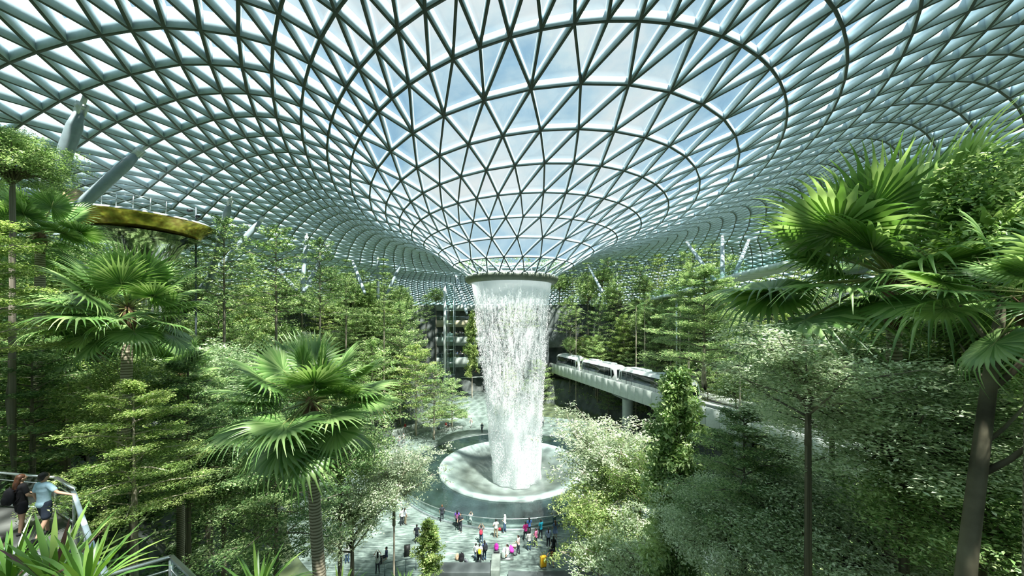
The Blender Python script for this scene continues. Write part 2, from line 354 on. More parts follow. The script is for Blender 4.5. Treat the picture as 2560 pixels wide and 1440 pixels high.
# ---------------------------------------------------------------- waterfall
def fallmat(name, dens, sc, seed, hi=.62):
    m = bpy.data.materials.new(name); t = nt(m); L = t.links.new
    tc = N(t, 'ShaderNodeTexCoord'); mp = N(t, 'ShaderNodeMapping'); mp.inputs['Scale'].default_value = (sc, sc, sc * .13); mp.inputs['Location'].default_value = (seed, seed, seed)
    L(tc.outputs['Object'], mp.inputs[0]); nz = N(t, 'ShaderNodeTexNoise', i_Scale=1.0, i_Detail=5.0, i_Roughness=.68); L(mp.outputs[0], nz.inputs['Vector'])
    n3 = N(t, 'ShaderNodeTexNoise', i_Scale=2.2, i_Detail=5.0, i_Roughness=.8); mp3 = N(t, 'ShaderNodeMapping'); mp3.inputs['Scale'].default_value = (3.4, 3.4, 1.5)
    L(tc.outputs['Object'], mp3.inputs[0]); L(mp3.outputs[0], n3.inputs['Vector'])
    sep = N(t, 'ShaderNodeSeparateXYZ'); L(tc.outputs['Object'], sep.inputs[0])
    av = N(t, 'ShaderNodeMath', operation='ADD'); L(nz.outputs[0], av.inputs[0]); L(n3.outputs[0], av.inputs[1])
    # unbroken sheet just under the lip, droplets lower down, mist at the foot
    hr = N(t, 'ShaderNodeMapRange'); L(sep.outputs[2], hr.inputs[0]); hr.inputs[1].default_value = 21.6; hr.inputs[2].default_value = 24.6; hr.inputs[3].default_value = 0.0; hr.inputs[4].default_value = .42
    hl = N(t, 'ShaderNodeMapRange'); L(sep.outputs[2], hl.inputs[0]); hl.inputs[1].default_value = 13.0; hl.inputs[2].default_value = 0.0; hl.inputs[3].default_value = 0.0; hl.inputs[4].default_value = .2
    a2 = N(t, 'ShaderNodeMath', operation='ADD'); L(av.outputs[0], a2.inputs[0]); L(hr.outputs[0], a2.inputs[1])
    a3 = N(t, 'ShaderNodeMath', operation='ADD'); L(a2.outputs[0], a3.inputs[0]); L(hl.outputs[0], a3.inputs[1])
    mr = N(t, 'ShaderNodeMapRange'); L(a3.outputs[0], mr.inputs[0]); mr.inputs[1].default_value = 1.0 - dens; mr.inputs[2].default_value = 1.34 - dens; mr.inputs[4].default_value = hi
    df = N(t, 'ShaderNodeBsdfDiffuse'); df.inputs[0].default_value = (.95, .99, .99, 1); tl = N(t, 'ShaderNodeBsdfTranslucent'); tl.inputs[0].default_value = (.95, .99, 1, 1)
    m1 = N(t, 'ShaderNodeMixShader', i_0=.5); L(df.outputs[0], m1.inputs[1]); L(tl.outputs[0], m1.inputs[2])
    tp = N(t, 'ShaderNodeBsdfTransparent'); m2 = N(t, 'ShaderNodeMixShader'); L(mr.outputs[0], m2.inputs[0]); L(tp.outputs[0], m2.inputs[1]); L(m1.outputs[0], m2.inputs[2])
    o = N(t, 'ShaderNodeOutputMaterial'); L(m2.outputs[0], o.inputs[0]); return m
wf = empty('waterfall', (AX, AY, 0), 0, 'tall white column of water pouring from the roof oculus into the bowl', 'waterfall')
WZ = [24.95, 24.2, 23, 21, 17.5, 13, 9, 5, 2, 0, -1.6]
WR = [5.42, 5.30, 5.12, 4.93, 4.62, 4.18, 3.82, 3.52, 3.30, 3.15, 3.1]
WX = [0, 0, 0, .02, .06, .22, .42, .52, .6, .66, .7]
def shell(name, k, mat, kk=128):
    zz = np.linspace(24.95, -1.6, 80); V = []
    rng = np.random.RandomState(int(k * 1000)); th = np.arange(kk) * 2 * PI / kk
    for z in zz:
        r = np.interp(-z, [-v for v in WZ], WR); cx = np.interp(-z, [-v for v in WZ], WX)
        am = np.interp(z, [-2, 10, 22, 25], [.22, .12, .02, 0]); wob = am * (np.sin(th * 5 + z * .35 + k * 9) + .6 * np.sin(th * 11 - z * .8) )
        R = r * k + wob
        V.append(np.stack([cx + R * np.cos(th), R * np.sin(th), np.full(kk, z)], 1))
    V = np.concatenate(V); a = (np.arange(len(zz) - 1)[:, None] * kk + np.arange(kk)[None]).ravel(); b = (np.arange(len(zz) - 1)[:, None] * kk + (np.arange(kk)[None] + 1) % kk).ravel()
    return mesh(name, V, np.stack([a, b, b + kk, a + kk], 1), mat, wf, True)
shell('water_sheet', 1.0, fallmat('water_sheet', .065, 3.2, 0, .92))
shell('water_sheet', .93, fallmat('water_mist', .03, 2.6, 7, .8))
# drops: small elongated beads, far too many to count
rng = np.random.RandomState(3); nd = 16000
z = 23.8 - 25 * rng.rand(nd) ** .85; th = rng.rand(nd) * 2 * PI
r = np.interp(-z, [-v for v in WZ], WR) * (1 + rng.randn(nd) * .035); cx = np.interp(-z, [-v for v in WZ], WX)
c = np.stack([cx + r * np.cos(th), r * np.sin(th), z], 1); s = .012 + .02 * rng.rand(nd); l = s * (2 + 4 * rng.rand(nd))
off = np.array([(0, 0, -1), (1, 0, 0), (-.5, .87, 0), (-.5, -.87, 0), (0, 0, 1)])
V = (c[:, None] + off[None] * np.stack([s, s, l], 1)[:, None]).reshape(-1, 3); k = np.arange(nd)[:, None] * 5
Ft = np.concatenate([k + np.array(f) for f in ([0, 2, 1], [0, 3, 2], [0, 1, 3], [4, 1, 2], [4, 2, 3], [4, 3, 1])])
dr = mesh('water_drops', V, Ft, pbr('droplet', (.95, .97, .97), .8, .1), wf, True); dr['kind'] = 'stuff'
# ---------------------------------------------------------------- plants: generators
M_bark = pbr('grey_bark', (.20, .18, .14), .85, .2, var=.25, scale=2.5, bump=.5, bscale=9)
M_bark2 = pbr('pale_bark', (.40, .36, .28), .85, .2, var=.2, scale=2.0, bump=.4, bscale=8)
M_bark3 = pbr('olive_bark', (.11, .10, .065), .8, .2, var=.3, scale=1.5, bump=.6, bscale=7)
def barkring():
    m = bpy.data.materials.new('ringed_palm_bark'); t = nt(m); L = t.links.new
    tc = N(t, 'ShaderNodeTexCoord'); wv = N(t, 'ShaderNodeTexWave', i_Scale=3.2, i_Distortion=2.5, i_Detail=3.0, bands_direction='Z'); L(tc.outputs['Object'], wv.inputs['Vector'])
    r = ramp(t, [(0, (.13, .11, .07)), (.35, (.34, .30, .21)), (1, (.52, .47, .35))]); L(wv.outputs['Color'], r.inputs[0])
    bp = N(t, 'ShaderNodeBump', i_Strength=.6); L(wv.outputs['Fac'], bp.inputs['Height'])
    b = N(t, 'ShaderNodeBsdfPrincipled', i_Roughness=.85); L(r.outputs[0], b.inputs['Base Color']); L(bp.outputs[0], b.inputs['Normal'])
    o = N(t, 'ShaderNodeOutputMaterial'); L(b.outputs[0], o.inputs[0]); return m
M_palmbark = barkring()
M_fibre = pbr('brown_fibre', (.13, .085, .045), .9, .2, var=.3, scale=8, bump=.8, bscale=30)
L_deep = leafmat('deep_green_leaf', (0.036, 0.092, 0.028), (0.17, 0.30, 0.09), (0.50, 0.64, 0.30), .32, .36, .6)
L_mid = leafmat('mid_green_leaf', (0.035, 0.09, 0.032), (0.145, 0.265, 0.095), (0.40, 0.52, 0.24), .32)
L_yel = leafmat('yellow_green_leaf', (0.055, 0.12, 0.03), (0.20, 0.32, 0.085), (0.46, 0.56, 0.22), .34)
L_pale = leafmat('pale_silvery_leaf', (0.143, 0.209, 0.121), (0.374, 0.462, 0.297), (0.682, 0.726, 0.550), .35, .5, .4)
L_blue = leafmat('blue_green_leaf', (0.07, 0.15, 0.065), (0.29, 0.43, 0.215), (0.68, 0.80, 0.52), .32, .33, .6)
L_palm = leafmat('fan_palm_leaf', (0.050, 0.125, 0.031), (0.138, 0.275, 0.069), (0.300, 0.450, 0.163), .33, .34, .7, .8)
L_grey = leafmat('grey_green_leaf', (.09, .16, .07), (.36, .48, .26), (.78, .86, .64), .34, .36, .6)
L_strap = leafmat('strap_leaf', (.05, .13, .03), (.13, .27, .05), (.28, .42, .10), .34, .35, .6, 1.5)
L_purple = leafmat('purple_strap_leaf', (.06, .02, .03), (.15, .06, .07), (.26, .13, .11), .3, .35, .6, 1.5)
M_stalk = pbr('palm_stalk', (.26, .30, .10), .5, .4, var=.2)

def leaves(C, n, spread, size, rng, up=.75, asp=.42, lens=(.7, 1.3)):
    """n leaves round each of the points C: kite shaped, folded along the midrib"""
    C = np.repeat(np.asarray(C), n, axis=0); m = len(C)
    c = C + rng.randn(m, 3) * np.asarray(spread)
    nr = rng.randn(m, 3) * (1 - up) * 1.3; nr[:, 2] += up + .15; nr /= np.linalg.norm(nr, axis=1, keepdims=True)
    az = rng.rand(m) * 2 * PI; d = np.stack([np.cos(az), np.sin(az), -.25 - .35 * rng.rand(m)], 1)
    d -= nr * (d * nr).sum(1, keepdims=True); d /= np.linalg.norm(d, axis=1, keepdims=True)
    s = np.cross(nr, d); l = (size * (lens[0] + (lens[1] - lens[0]) * rng.rand(m)))[:, None]
    fold = .12 * l
    V = np.stack([c - d * l * .5, c + s * l * asp * .5 + nr * fold, c + d * l * .5 - nr * fold * .8, c - s * l * asp * .5 + nr * fold], 1).reshape(-1, 3)
    k = np.arange(m)[:, None] * 4
    return V, np.concatenate([k + np.array([0, 1, 2]), k + np.array([0, 2, 3])])
def merge(parts):
    V = []; Fq = []; n = 0
    for v, f in parts: V.append(v); Fq.append(f + n); n += len(v)
    return np.concatenate(V), np.concatenate(Fq)
def tree_meshes(name, seed, style, nleaf, lsize, leafm, barkm, H=1.0):
    """crown of radius about 1 centred on the origin, with its boughs; returns (leaf mesh, bough mesh)"""
    rng = np.random.RandomState(seed); C = []; mb = MB()
    if style == 'layered':        # tiers of flat sprays
        nb = 30; top = 1.5; bot = -1.15
        for b in range(nb):
            t = (b + .5) / nb; z = bot + (top - bot) * t; az = b * 2.4 + rng.rand() * .5
            ln = (1.05 * math.sqrt(max(0, 1 - (t * 1.02) ** 1.7)) + .14) * (.8 + .4 * rng.rand())
            d = np.array([math.cos(az), math.sin(az), 0]); p0 = np.array([0, 0, z - .2]); p1 = d * ln + np.array([0, 0, z + .06 * rng.randn()])
            pm = (p0 + p1) / 2 + np.array([0, 0, .05]); mb.tube([p0, pm, p1], [.018, .012, .004], 5)
            for s in np.linspace(.3, 1.0, 7):
                q = p0 + (p1 - p0) * s; sdv = np.array([-d[1], d[0], 0]); w_ = .3 * ln * math.sin(PI * min(.85, s * .8))
                for k in (-1, -.4, .4, 1): C.append(q + sdv * w_ * k + np.array([0, 0, .03 * rng.randn()]))
        sp = (.075, .075, .022); up = .82
        mb.tube([(0, 0, bot - .4), (0, 0, 0), (.01, 0, top - .1)], [.035, .022, .006], 6)
    elif style == 'bushy':        # round billowing crown
        nb = 46
        for b in range(nb):
            az = b * 2.4; ph = math.asin(max(-.75, min(.99, 1 - 1.75 * (b + .5) / nb))); rr_ = .62 + .42 * rng.rand()
            p1 = np.array([math.cos(az) * math.cos(ph), math.sin(az) * math.cos(ph), .85 * math.sin(ph)]) * rr_
            p0 = np.array([0, 0, -.75 + .5 * (b / nb)]); mb.tube([p0, (p0 + p1) / 2 + [0, 0, .05], p1], [.022, .014, .004], 5)
            for k in range(7): C.append(p1 + rng.randn(3) * [.16, .16, .10] - p1 * .12 * k / 3)
        sp = (.085, .085, .05); up = .7
        mb.tube([(0, 0, -1.2), (0, 0, -.4)], [.04, .03], 6)
    elif style == 'column':       # narrow column of dense leaf clusters, height 4.4 radii
        for b in range(120):
            t = rng.rand(); z = -2.2 + 4.4 * t; az = b * 2.4; rad = (.55 + .5 * rng.rand()) * (1 - .75 * max(0, t - .6) / .4) * (.8 + .2 * math.sin(t * 19))
            p1 = np.array([math.cos(az) * rad, math.sin(az) * rad, z]); mb.tube([(0, 0, z - .25), p1], [.014, .004], 4)
            for k in range(3): C.append(p1 * [1 - .25 * k, 1 - .25 * k, 1] + rng.randn(3) * .07)
        sp = (.10, .10, .08); up = .6
        mb.tube([(0, 0, -2.6), (0, 0, 1.9)], [.05, .02], 6)
    elif style == 'vase':         # upswept open boughs with feathery sprays
        nb = 22
        for b in range(nb):
            az = b * 2.4; e = .35 + .9 * rng.rand(); ln = .9 + .45 * rng.rand()
            d = np.array([math.cos(az) * math.cos(e), math.sin(az) * math.cos(e), math.sin(e)])
            z0 = -1.0 + .8 * b / nb; p0 = np.array([0, 0, z0]); p1 = p0 + d * ln; pm = (p0 + p1) / 2 - [0, 0, .06]
            mb.tube([p0, pm, p1], [.022, .014, .003], 5)
            for s in np.linspace(.35, 1, 6):
                q = p0 + (p1 - p0) * s
                for k in range(5):
                    tip = q + rng.randn(3) * [.20, .20, .09]; C.append(tip)
                    if k < 2: mb.tube([q, tip], [.005, .002], 3)
        sp = (.07, .07, .03); up = .72
        mb.tube([(0, 0, -1.5), (0, 0, -.2)], [.04, .022], 6)
    elif style == 'tiered':       # slim tree with clearly separate whorls
        for k in range(9):
            z = -1.4 + 3.2 * k / 8; rad = .75 * (1 - (k / 9.5) ** 1.5) + .12
            for j in range(6):
                az = j * PI / 3 + k * .5 + rng.rand() * .4; l = rad * (.75 + .5 * rng.rand()); d = np.array([math.cos(az), math.sin(az), .12])
                mb.tube([(0, 0, z), tuple(d * l + [0, 0, z])], [.014, .004], 4)
                for s in np.linspace(.25, 1, 6): C.append(d * l * s + [0, 0, z] + rng.randn(3) * [.04, .04, .01])
        sp = (.06, .06, .018); up = .85
        mb.tube([(0, 0, -1.9), (0, 0, 1.85)], [.03, .008], 6)
    C = np.array(C); n = max(1, nleaf // len(C))
    V, Fq = leaves(C, n, sp, lsize, rng, up)
    a = mesh('foliage', V, Fq, leafm); b = mb.build('boughs', barkm)
    ma, mbb = a.data, b.data; bpy.data.objects.remove(a); bpy.data.objects.remove(b)
    return ma, mbb
def trunk_mesh(barkm, seed, lean=.06):
    rng = np.random.RandomState(seed); mb = MB(); P_ = []; r_ = []
    for i in range(9):
        t = i / 8; P_.append((lean * math.sin(t * 2.2), lean * .6 * math.sin(t * 3.1), t)); r_.append((1.0 - .38 * t) * (1.25 if i == 0 else 1) * (1 + .06 * rng.randn()))
    P_ = [(x * .0, y * .0, z) for x, y, z in P_] if lean == 0 else P_
    mb.tube(P_, r_, 9); o = mb.build('trunk', barkm, None, True); m = o.data; bpy.data.objects.remove(o); return m
TR = {}
for kk, (sty, nl, ls, lm, bm) in {
        'layered_far': ('layered', 5200, .085, L_mid, M_bark), 'layered_far2': ('layered', 5200, .085, L_deep, M_bark), 'layered_yel': ('layered', 5200, .085, L_yel, M_bark2),
        'layered_near': ('layered', 26000, .055, L_mid, M_bark), 'layered_neary': ('layered', 30000, .050, L_yel, M_bark2), 'bushy_wide': ('bushy', 52000, .036, L_grey, M_bark3), 'bushy_wideb': ('bushy', 52000, .036, L_grey, M_bark3),
        'bushy_far': ('bushy', 5200, .095, L_deep, M_bark), 'bushy_mid': ('bushy', 12000, .07, L_mid, M_bark), 'bushy_blue': ('bushy', 9000, .08, L_blue, M_bark),
        'bushy_near': ('bushy', 30000, .045, L_deep, M_bark3), 'bushy_yel': ('bushy', 22000, .055, L_yel, M_bark2),
        'column': ('column', 22000, .13, L_deep, M_bark3), 'column_light': ('column', 7000, .17, L_yel, M_bark),
        'vase_pale': ('vase', 17000, .055, L_pale, M_bark2), 'vase_mid': ('vase', 16000, .052, L_grey, M_bark), 'vase_yel': ('vase', 18000, .05, L_yel, M_bark2),
        'tiered': ('tiered', 4200, .075, L_deep, M_bark), 'tiered_light': ('tiered', 4200, .08, L_mid, M_bark2)}.items():
    TR[kk] = [tree_meshes(kk, 11 + len(TR), sty, nl, ls, lm, bm)] if nl > 6500 else [tree_meshes(kk, 11 + len(TR) + q, sty, nl, ls, lm, bm) for q in (0, 50)]
TRUNK = {'d': trunk_mesh(M_bark, 1), 'p': trunk_mesh(M_bark2, 2), 'o': trunk_mesh(M_bark3, 3, .04), 's': trunk_mesh(M_bark, 4, .02)}
NAMES = {'layered': 'broadleaf_tree', 'bushy': 'bushy_tree', 'column': 'columnar_tree', 'vase': 'feathery_tree', 'tiered': 'tiered_tree'}
tn = [0]
def tree(kind, px, py, Y, rpx, label=None, sz=1.0, trunk='d', tr=None, group=None, zb=None, dx=0.0):
    """a tree whose crown stands round that point; sz stretches the crown upwards"""
    c = at(px, py, Y); R = rpx / F * Y; g = float(ground(c.x, c.y)) if zb is None else zb
    return tree_at(kind, c, R, g, label, sz, trunk, tr, group, dx)
def tree_at(kind, c, R, g, label, sz=1.0, trunk='d', tr=None, group=None, dx=0.0):
    tn[0] += 1; st = kind.split('_')[0]
    e = empty(NAMES[st], (c[0] + dx, c[1], g), 0, label, 'tree', group)
    ml, mb_ = TR[kind][tn[0] % len(TR[kind])]; rz = tn[0] * 2.1
    f = link('foliage', ml, e); b = link('boughs', mb_, e)
    for o in (f, b): o.location = (-dx, 0, c[2] - g); o.scale = (R, R, R * sz); o.rotation_euler = (0, 0, rz)
    bot = {'layered': -1.1, 'bushy': -.6, 'column': -2.0, 'vase': -1.0, 'tiered': -1.5}[st] * R * sz
    h = c[2] - g + bot + .3 * R
    if h > .1:
        k = link('trunk', TRUNK[trunk], e); r = tr or (.045 * R + .04); k.scale = (r, r, h)
        if dx:
            k.matrix_parent_inverse = Matrix.Identity(4)
    return e

# fan palm
def frond_mesh(seed, R=1.15, pet=1.3, droop=.5, cup=.28, nseg=38, mat=None):
    rng = np.random.RandomState(seed); V = []; Fq = []
    # petiole along +X from the origin, blade round its end
    a0 = math.radians(158); st = [.0, .25, .5, .68, .84, 1.0]; wk = [1, 1, 1, .62, .36, .04]
    for i in range(nseg):
        t = (i + .5) / nseg * 2 - 1; a = t * a0; da = a0 / nseg * .98
        ln = R * (1 - .22 * abs(t) ** 2.2) * (.93 + .12 * rng.rand()); dr = droop * (.7 + .7 * rng.rand()) * (1 + .5 * (abs(t) > .8)); tw = rng.randn() * .04
        n0 = len(V)
        for s, w_ in zip(st, wk):
            r = ln * s; z = cup * r * (.45 + .25 * math.cos(a)) - dr * max(0, s - .5) ** 2 * ln * 2.2 - .10 * abs(math.sin(a)) * r
            hw = (.02 + r * da) * w_ if s <= .5 else ln * .5 * da * w_ * 1.0
            for e, zz in ((-1, -.32), (0, .32), (1, -.32)):
                aa = a + tw * max(0, s - .5); x = r * math.cos(aa) - e * hw * math.sin(aa); y = r * math.sin(aa) + e * hw * math.cos(aa)
                V.append((pet + x, y, z + zz * hw * 1.1))
        for k in range(len(st) - 1):
            for e in (0, 1): q = n0 + k * 3 + e; Fq.append((q, q + 3, q + 4, q + 1))
    return np.array(V), np.array(Fq)
def make_frond(seed, **kw):
    V, Fq = frond_mesh(seed, **kw); o = mesh('frond', V, Fq, L_palm); m = o.data; bpy.data.objects.remove(o)
    mb = MB(); pt = kw.get('pet', 1.3); mb.tube([(0, 0, 0), (pt * .5, 0, .05), (pt, 0, 0), (pt + .25, 0, .03)], [.026, .017, .014, .006], 6)
    o = mb.build('stalk', M_stalk); s = o.data; bpy.data.objects.remove(o); return m, s
FRONDS = [make_frond(1, droop=.3), make_frond(2, droop=.5, pet=1.45), make_frond(3, droop=.2, cup=.4, pet=1.15), make_frond(4, droop=.85, pet=1.5, cup=.15)]
def fan_palm(px, py, Y, rad, label, nf=24, seed=0, zb=None, tw=.15, group=None, low=-.9, high=1.25, foot=None, up_first=0):
    """crown base at that point; rad = reach of the fronds in metres"""
    rng = np.random.RandomState(seed + 40); c = at(px, py, Y)
    fx = foot if foot is not None else (0, 0)
    g = (float(ground(c.x + fx[0], c.y + fx[1])) if zb is None else zb)
    e = empty('fan_palm', (c.x, c.y, g), 0, label, 'palm tree', group); h = c.z - g; s = rad / 2.5
    mb = MB(); n = 14; P_ = []; r_ = []
    for i in range(n + 1):
        t = i / n; P_.append((fx[0] * (1 - t) ** 1.6, fx[1] * (1 - t) ** 1.6, t * h)); r_.append(tw * (1.25 - .3 * t if t < .94 else .95))
    mb.tube(P_, r_, 12); mb.build('trunk', M_palmbark, e, True)
    mb = MB(); mb.lathe([(tw * 1.0, -.75 * s), (tw * 1.5, -.45 * s), (tw * 1.35, -.1 * s), (tw * .9, .15 * s), (.02, .3 * s)], (0, 0, h), 10)
    for k in range(26):
        a = rng.rand() * 6.28; z = h - .75 * s * rng.rand(); mb.bar((tw * math.cos(a), tw * math.sin(a), z), (tw * 1.9 * math.cos(a), tw * 1.9 * math.sin(a), z - .18 + .4 * rng.rand()), .05, .015)
    mb.build('fibre_collar', M_fibre, e)
    for k in range(nf):
        t = (k + .5) / nf; el = high - (high - low) * t ** .85 + .12 * rng.randn(); az = k * 2.39996 + .25 * rng.randn()
        ml, ms = FRONDS[(0 if t < .55 else 1) if t < .8 else 3] if t > .2 else FRONDS[2]
        f = link('frond', ml, e); q = link('stalk', ms, f)
        f.location = (0, 0, h + .1 * s); sc = s * (.88 + .24 * rng.rand()); f.scale = (sc, sc, sc)
        tilt = Matrix.Rotation(az, 4, 'Z') @ Matrix.Rotation(-el, 4, 'Y') @ Matrix.Rotation(rng.randn() * .25, 4, 'X')
        f.rotation_euler = tilt.to_euler()
    return e
# slim feather palm
def feather_meshes():
    rng = np.random.RandomState(8); V = []; Fq = []
    for k in range(11):
        az = k * 2.4; el = 1.1 - 1.2 * k / 10
        for s in np.linspace(.12, 1, 20):
            L_ = 1.6; x = L_ * s; z = math.sin(el) * x - .55 * x * x * .6; rx = math.cos(el) * x
            for sd in (-1, 1):
                w_ = .42 * math.sin(PI * (s * .85 + .1)) + .08; n0 = len(V)
                for (u, v, zz) in ((0, 0, 0), (.04, 0, .0), (.14, sd * w_, -.12 * w_ / .4), ):
                    xx = rx + u; yy = v; V.append((xx * math.cos(az) - yy * math.sin(az), xx * math.sin(az) + yy * math.cos(az), z + zz))
                Fq.append((n0, n0 + 1, n0 + 2))
    o = mesh('fronds', np.array(V), np.array(Fq), L_mid); m = o.data; bpy.data.objects.remove(o); return m
FEATH = feather_meshes()
def feather_palm(c, g, s, label=None, group=None):
    e = empty('feather_palm', (c[0], c[1], g), 0, label, 'palm tree', group)
    f = link('fronds', FEATH, e); f.location = (0, 0, c[2] - g); f.scale = (s, s, s); f.rotation_euler = (0, 0, c[0])
    k = link('trunk', TRUNK['p'], e); k.scale = (.11, .11, max(.2, c[2] - g)); return e
# shrubs
SHR = []
for q, (lm, ls, n) in enumerate([(L_mid, .16, 900), (L_deep, .15, 1000), (L_yel, .15, 900), (L_blue, .17, 900), (L_pale, .13, 900)]):
    rng = np.random.RandomState(70 + q); a = rng.rand(60) * 6.28; ph = np.arcsin(rng.rand(60)); C = np.stack([np.cos(a) * np.cos(ph), np.sin(a) * np.cos(ph), .75 * np.sin(ph)], 1) * (.5 + .4 * rng.rand(60, 1))
    V, Fq = leaves(C, n // 60 * 2, (.12, .12, .08), ls, rng, .6); o = mesh('shrub', V, Fq, lm); SHR.append(o.data); bpy.data.objects.remove(o)
def shrub(x, y, s, k, label, group=None, name='shrub', z=None):
    o = link(name, SHR[k]); o.location = (x, y, float(ground(x, y)) + .1 if z is None else z); o.scale = (s, s, s * .9); o.rotation_euler = (0, 0, x * 3)
    return tag(o, label, 'shrub', group)
# strap-leaved plants
def strap_mesh(n, seed, L_=.9, w_=.075, spread=1.0):
    rng = np.random.RandomState(seed); V = []; Fq = []
    for k in range(n):
        az = k * 2.4; el = 1.35 - spread * (k / n) - .1 * rng.rand(); l = L_ * (.7 + .5 * rng.rand()); n0 = len(V); d = np.array([math.cos(az), math.sin(az)]); sdv = np.array([-d[1], d[0]])
        for s in (0, .2, .45, .7, .88, 1):
            x = l * s * math.cos(el) ; z = l * s * math.sin(el) - .35 * (l * s) ** 2 * (1.6 - el); ww = w_ * (.35 + 1.5 * s if s < .3 else (1.0 - max(0, s - .55) ** 1.3 * 2.6)); ww = max(ww, .003)
            for e, zz in ((-1, .35), (0, -.0), (1, .35)):
                p = d * x + sdv * e * ww * .5; V.append((p[0], p[1], z + zz * ww * .5))
        for j in range(5):
            for e in (0, 1): q = n0 + j * 3 + e; Fq.append((q, q + 3, q + 4, q + 1))
    return np.array(V), np.array(Fq)
def strap_plant(loc, s, label, seed=1, mat=None, n=46, sub=None, name='strap_leaf_plant', w_=.048):
    V, Fq = strap_mesh(n, seed, w_=w_); e = empty(name, loc, 0, label, 'plant')
    o = mesh('leaves', V * s, Fq, mat or L_strap, e)
    mb = MB(); mb.tube([(0, 0, -.5 * s), (0, 0, .02)], [.03 * s, .03 * s], 7); mb.build('stem', M_bark, e)
    if sub:
        V, Fq = strap_mesh(7, seed + 5, L_=.95, w_=.062, spread=.7); o = mesh('young_leaves', V * s, Fq, sub, e); o['label'] = 'purple young leaves'
    return e
# ---------------------------------------------------------------- plants: where they grow
# near fan palms
GL0 = ['young layered tree', 'young round-headed tree', 'young bright green tree']
fan_palm(778, 1010, 11.0, 2.62, 'fan palm with a tall ringed trunk, in the middle of the left garden', 34, 1, zb=11.5, foot=(.25, .1))
fan_palm(320, 778, 13.0, 2.6, 'fan palm with the widest crown on the left, below the mirrored canopy', 30, 2, zb=15.0, foot=(-.2, 0))
fan_palm(255, 850, 17.0, 2.35, 'small fan palm with a dark shaggy trunk, behind the widest left palm', 18, 3)
fan_palm(100, 590, 15.5, 2.55, 'fan palm high at the left edge in front of the steep steel columns', 22, 4, zb=16.5)
fan_palm(452, 925, 19.0, 2.2, 'low fan palm half hidden by shrubs, between two bigger palms', 16, 6)
fan_palm(2235, 710, 10.0, 4.4, 'huge fan palm towering over the bushes on the right', 32, 12, zb=13.0, tw=.16, low=-.5, high=1.35)
fan_palm(2600, 745, 5.7, 1.8, 'fan palm at the right edge with sunlit drooping fronds', 18, 9, zb=13.0)
# near trees on the right
tree('bushy_near', 2600, 600, 9.5, 260, 'tall dark treetop behind the huge palm at the right edge', .9, 'o', .17, zb=11)
tree('bushy_wideb', 2260, 1060, 9.2, 300, 'wide spreading tree with tiers of small blue-green leaves at the right', .62, 'o', .13, zb=11)
tree('bushy_wide', 2080, 1330, 11.5, 270, 'low spreading tree at the bottom right below the big palm', .6, 'o', .11, zb=10.5)
tree('bushy_wide', 2080, 920, 15.0, 180, 'broad tree right of the train with small glossy leaves', .6, 'o', .13)
tree('bushy_near', 2450, 1280, 8.2, 260, 'dark bushy tree in the bottom right corner', .8, 'o', .16, zb=10.5)
tree('bushy_wide', 1820, 1320, 14.0, 170, 'dark glossy bushy tree below the columnar tree', .8, 'o')
tree('bushy_yel', 2330, 900, 13.0, 200, 'sunlit yellow-green tree behind the spreading tree at the right', .7, 'd')
tree('layered_near', 2480, 1000, 11.0, 230, 'leafy tree behind the leaning trunk at the right', .8, 'd')
tree('column', 1692, 1190, 18.0, 92, 'narrow columnar tree with glossy dark leaves in front of the viaduct', 1.28, 'o', zb=7)
tree('vase_mid', 2020, 900, 8.6, 190, 'open tree with a forked grey-brown trunk, in front of the spreading tree', .75, 'o', .10, zb=9)
tree('layered_near', 1860, 1180, 13.0, 120, 'pale green layered tree beside the columnar tree', .9, 'd')
tree('layered_near', 1760, 800, 34.0, 110, 'sunlit layered tree above the train, left of the huge palm', .8, 'p', zb=14)
# the leaning mottled trunk close by on the right
lt = empty('leaning_tree', (0, 0, 0), 0, 'tree with a thick leaning olive-brown trunk and forked boughs at the right', 'tree')
q = [at(2395, 1640, 6.0), at(2418, 1400, 6.05), at(2445, 1180, 6.1), at(2468, 1000, 6.15), at(2488, 860, 6.2), at(2500, 790, 6.3), at(2506, 740, 6.4)]
mb = MB(); mb.tube(q, [.15, .12, .108, .095, .085, .065, .03], 12); mb.build('trunk', M_bark3, lt, True)
mb = MB()
def bough(a, b, r):
    a, b = Vector(a), Vector(b); mb.tube([a, a.lerp(b, .35) + Vector((0, 0, -.05)), a.lerp(b, .7), b], [r, r * .8, r * .55, r * .2], 7)
bough(at(2462, 1180, 6.1), at(2640, 1070, 5.8), .055); bough(at(2478, 975, 6.15), at(2400, 860, 6.9), .05); bough(at(2480, 970, 6.15), at(2620, 840, 5.9), .06)
bough(at(2500, 860, 6.2), at(2640, 700, 6.4), .05); bough(at(2490, 870, 6.2), at(2380, 740, 7.0), .045); bough(at(2450, 1120, 6.1), at(2620, 960, 6.6), .035); bough(at(2503, 760, 6.35), at(2440, 640, 7.2), .03)
mb.build('bough', M_bark3, lt, True)
rng = np.random.RandomState(5); C = np.array([tuple(at(2380 + 320 * rng.rand(), 380 + 240 * rng.rand(), 6.8 + 1.6 * rng.rand())) for _ in range(60)] + [tuple(at(2590 + 100 * rng.rand(), 660 + 420 * rng.rand(), 6.3 + rng.rand())) for _ in range(50)])
V, Fq = leaves(C, 60, (.25, .25, .12), .13, rng, .6); mesh('foliage', V, Fq, L_deep, lt)
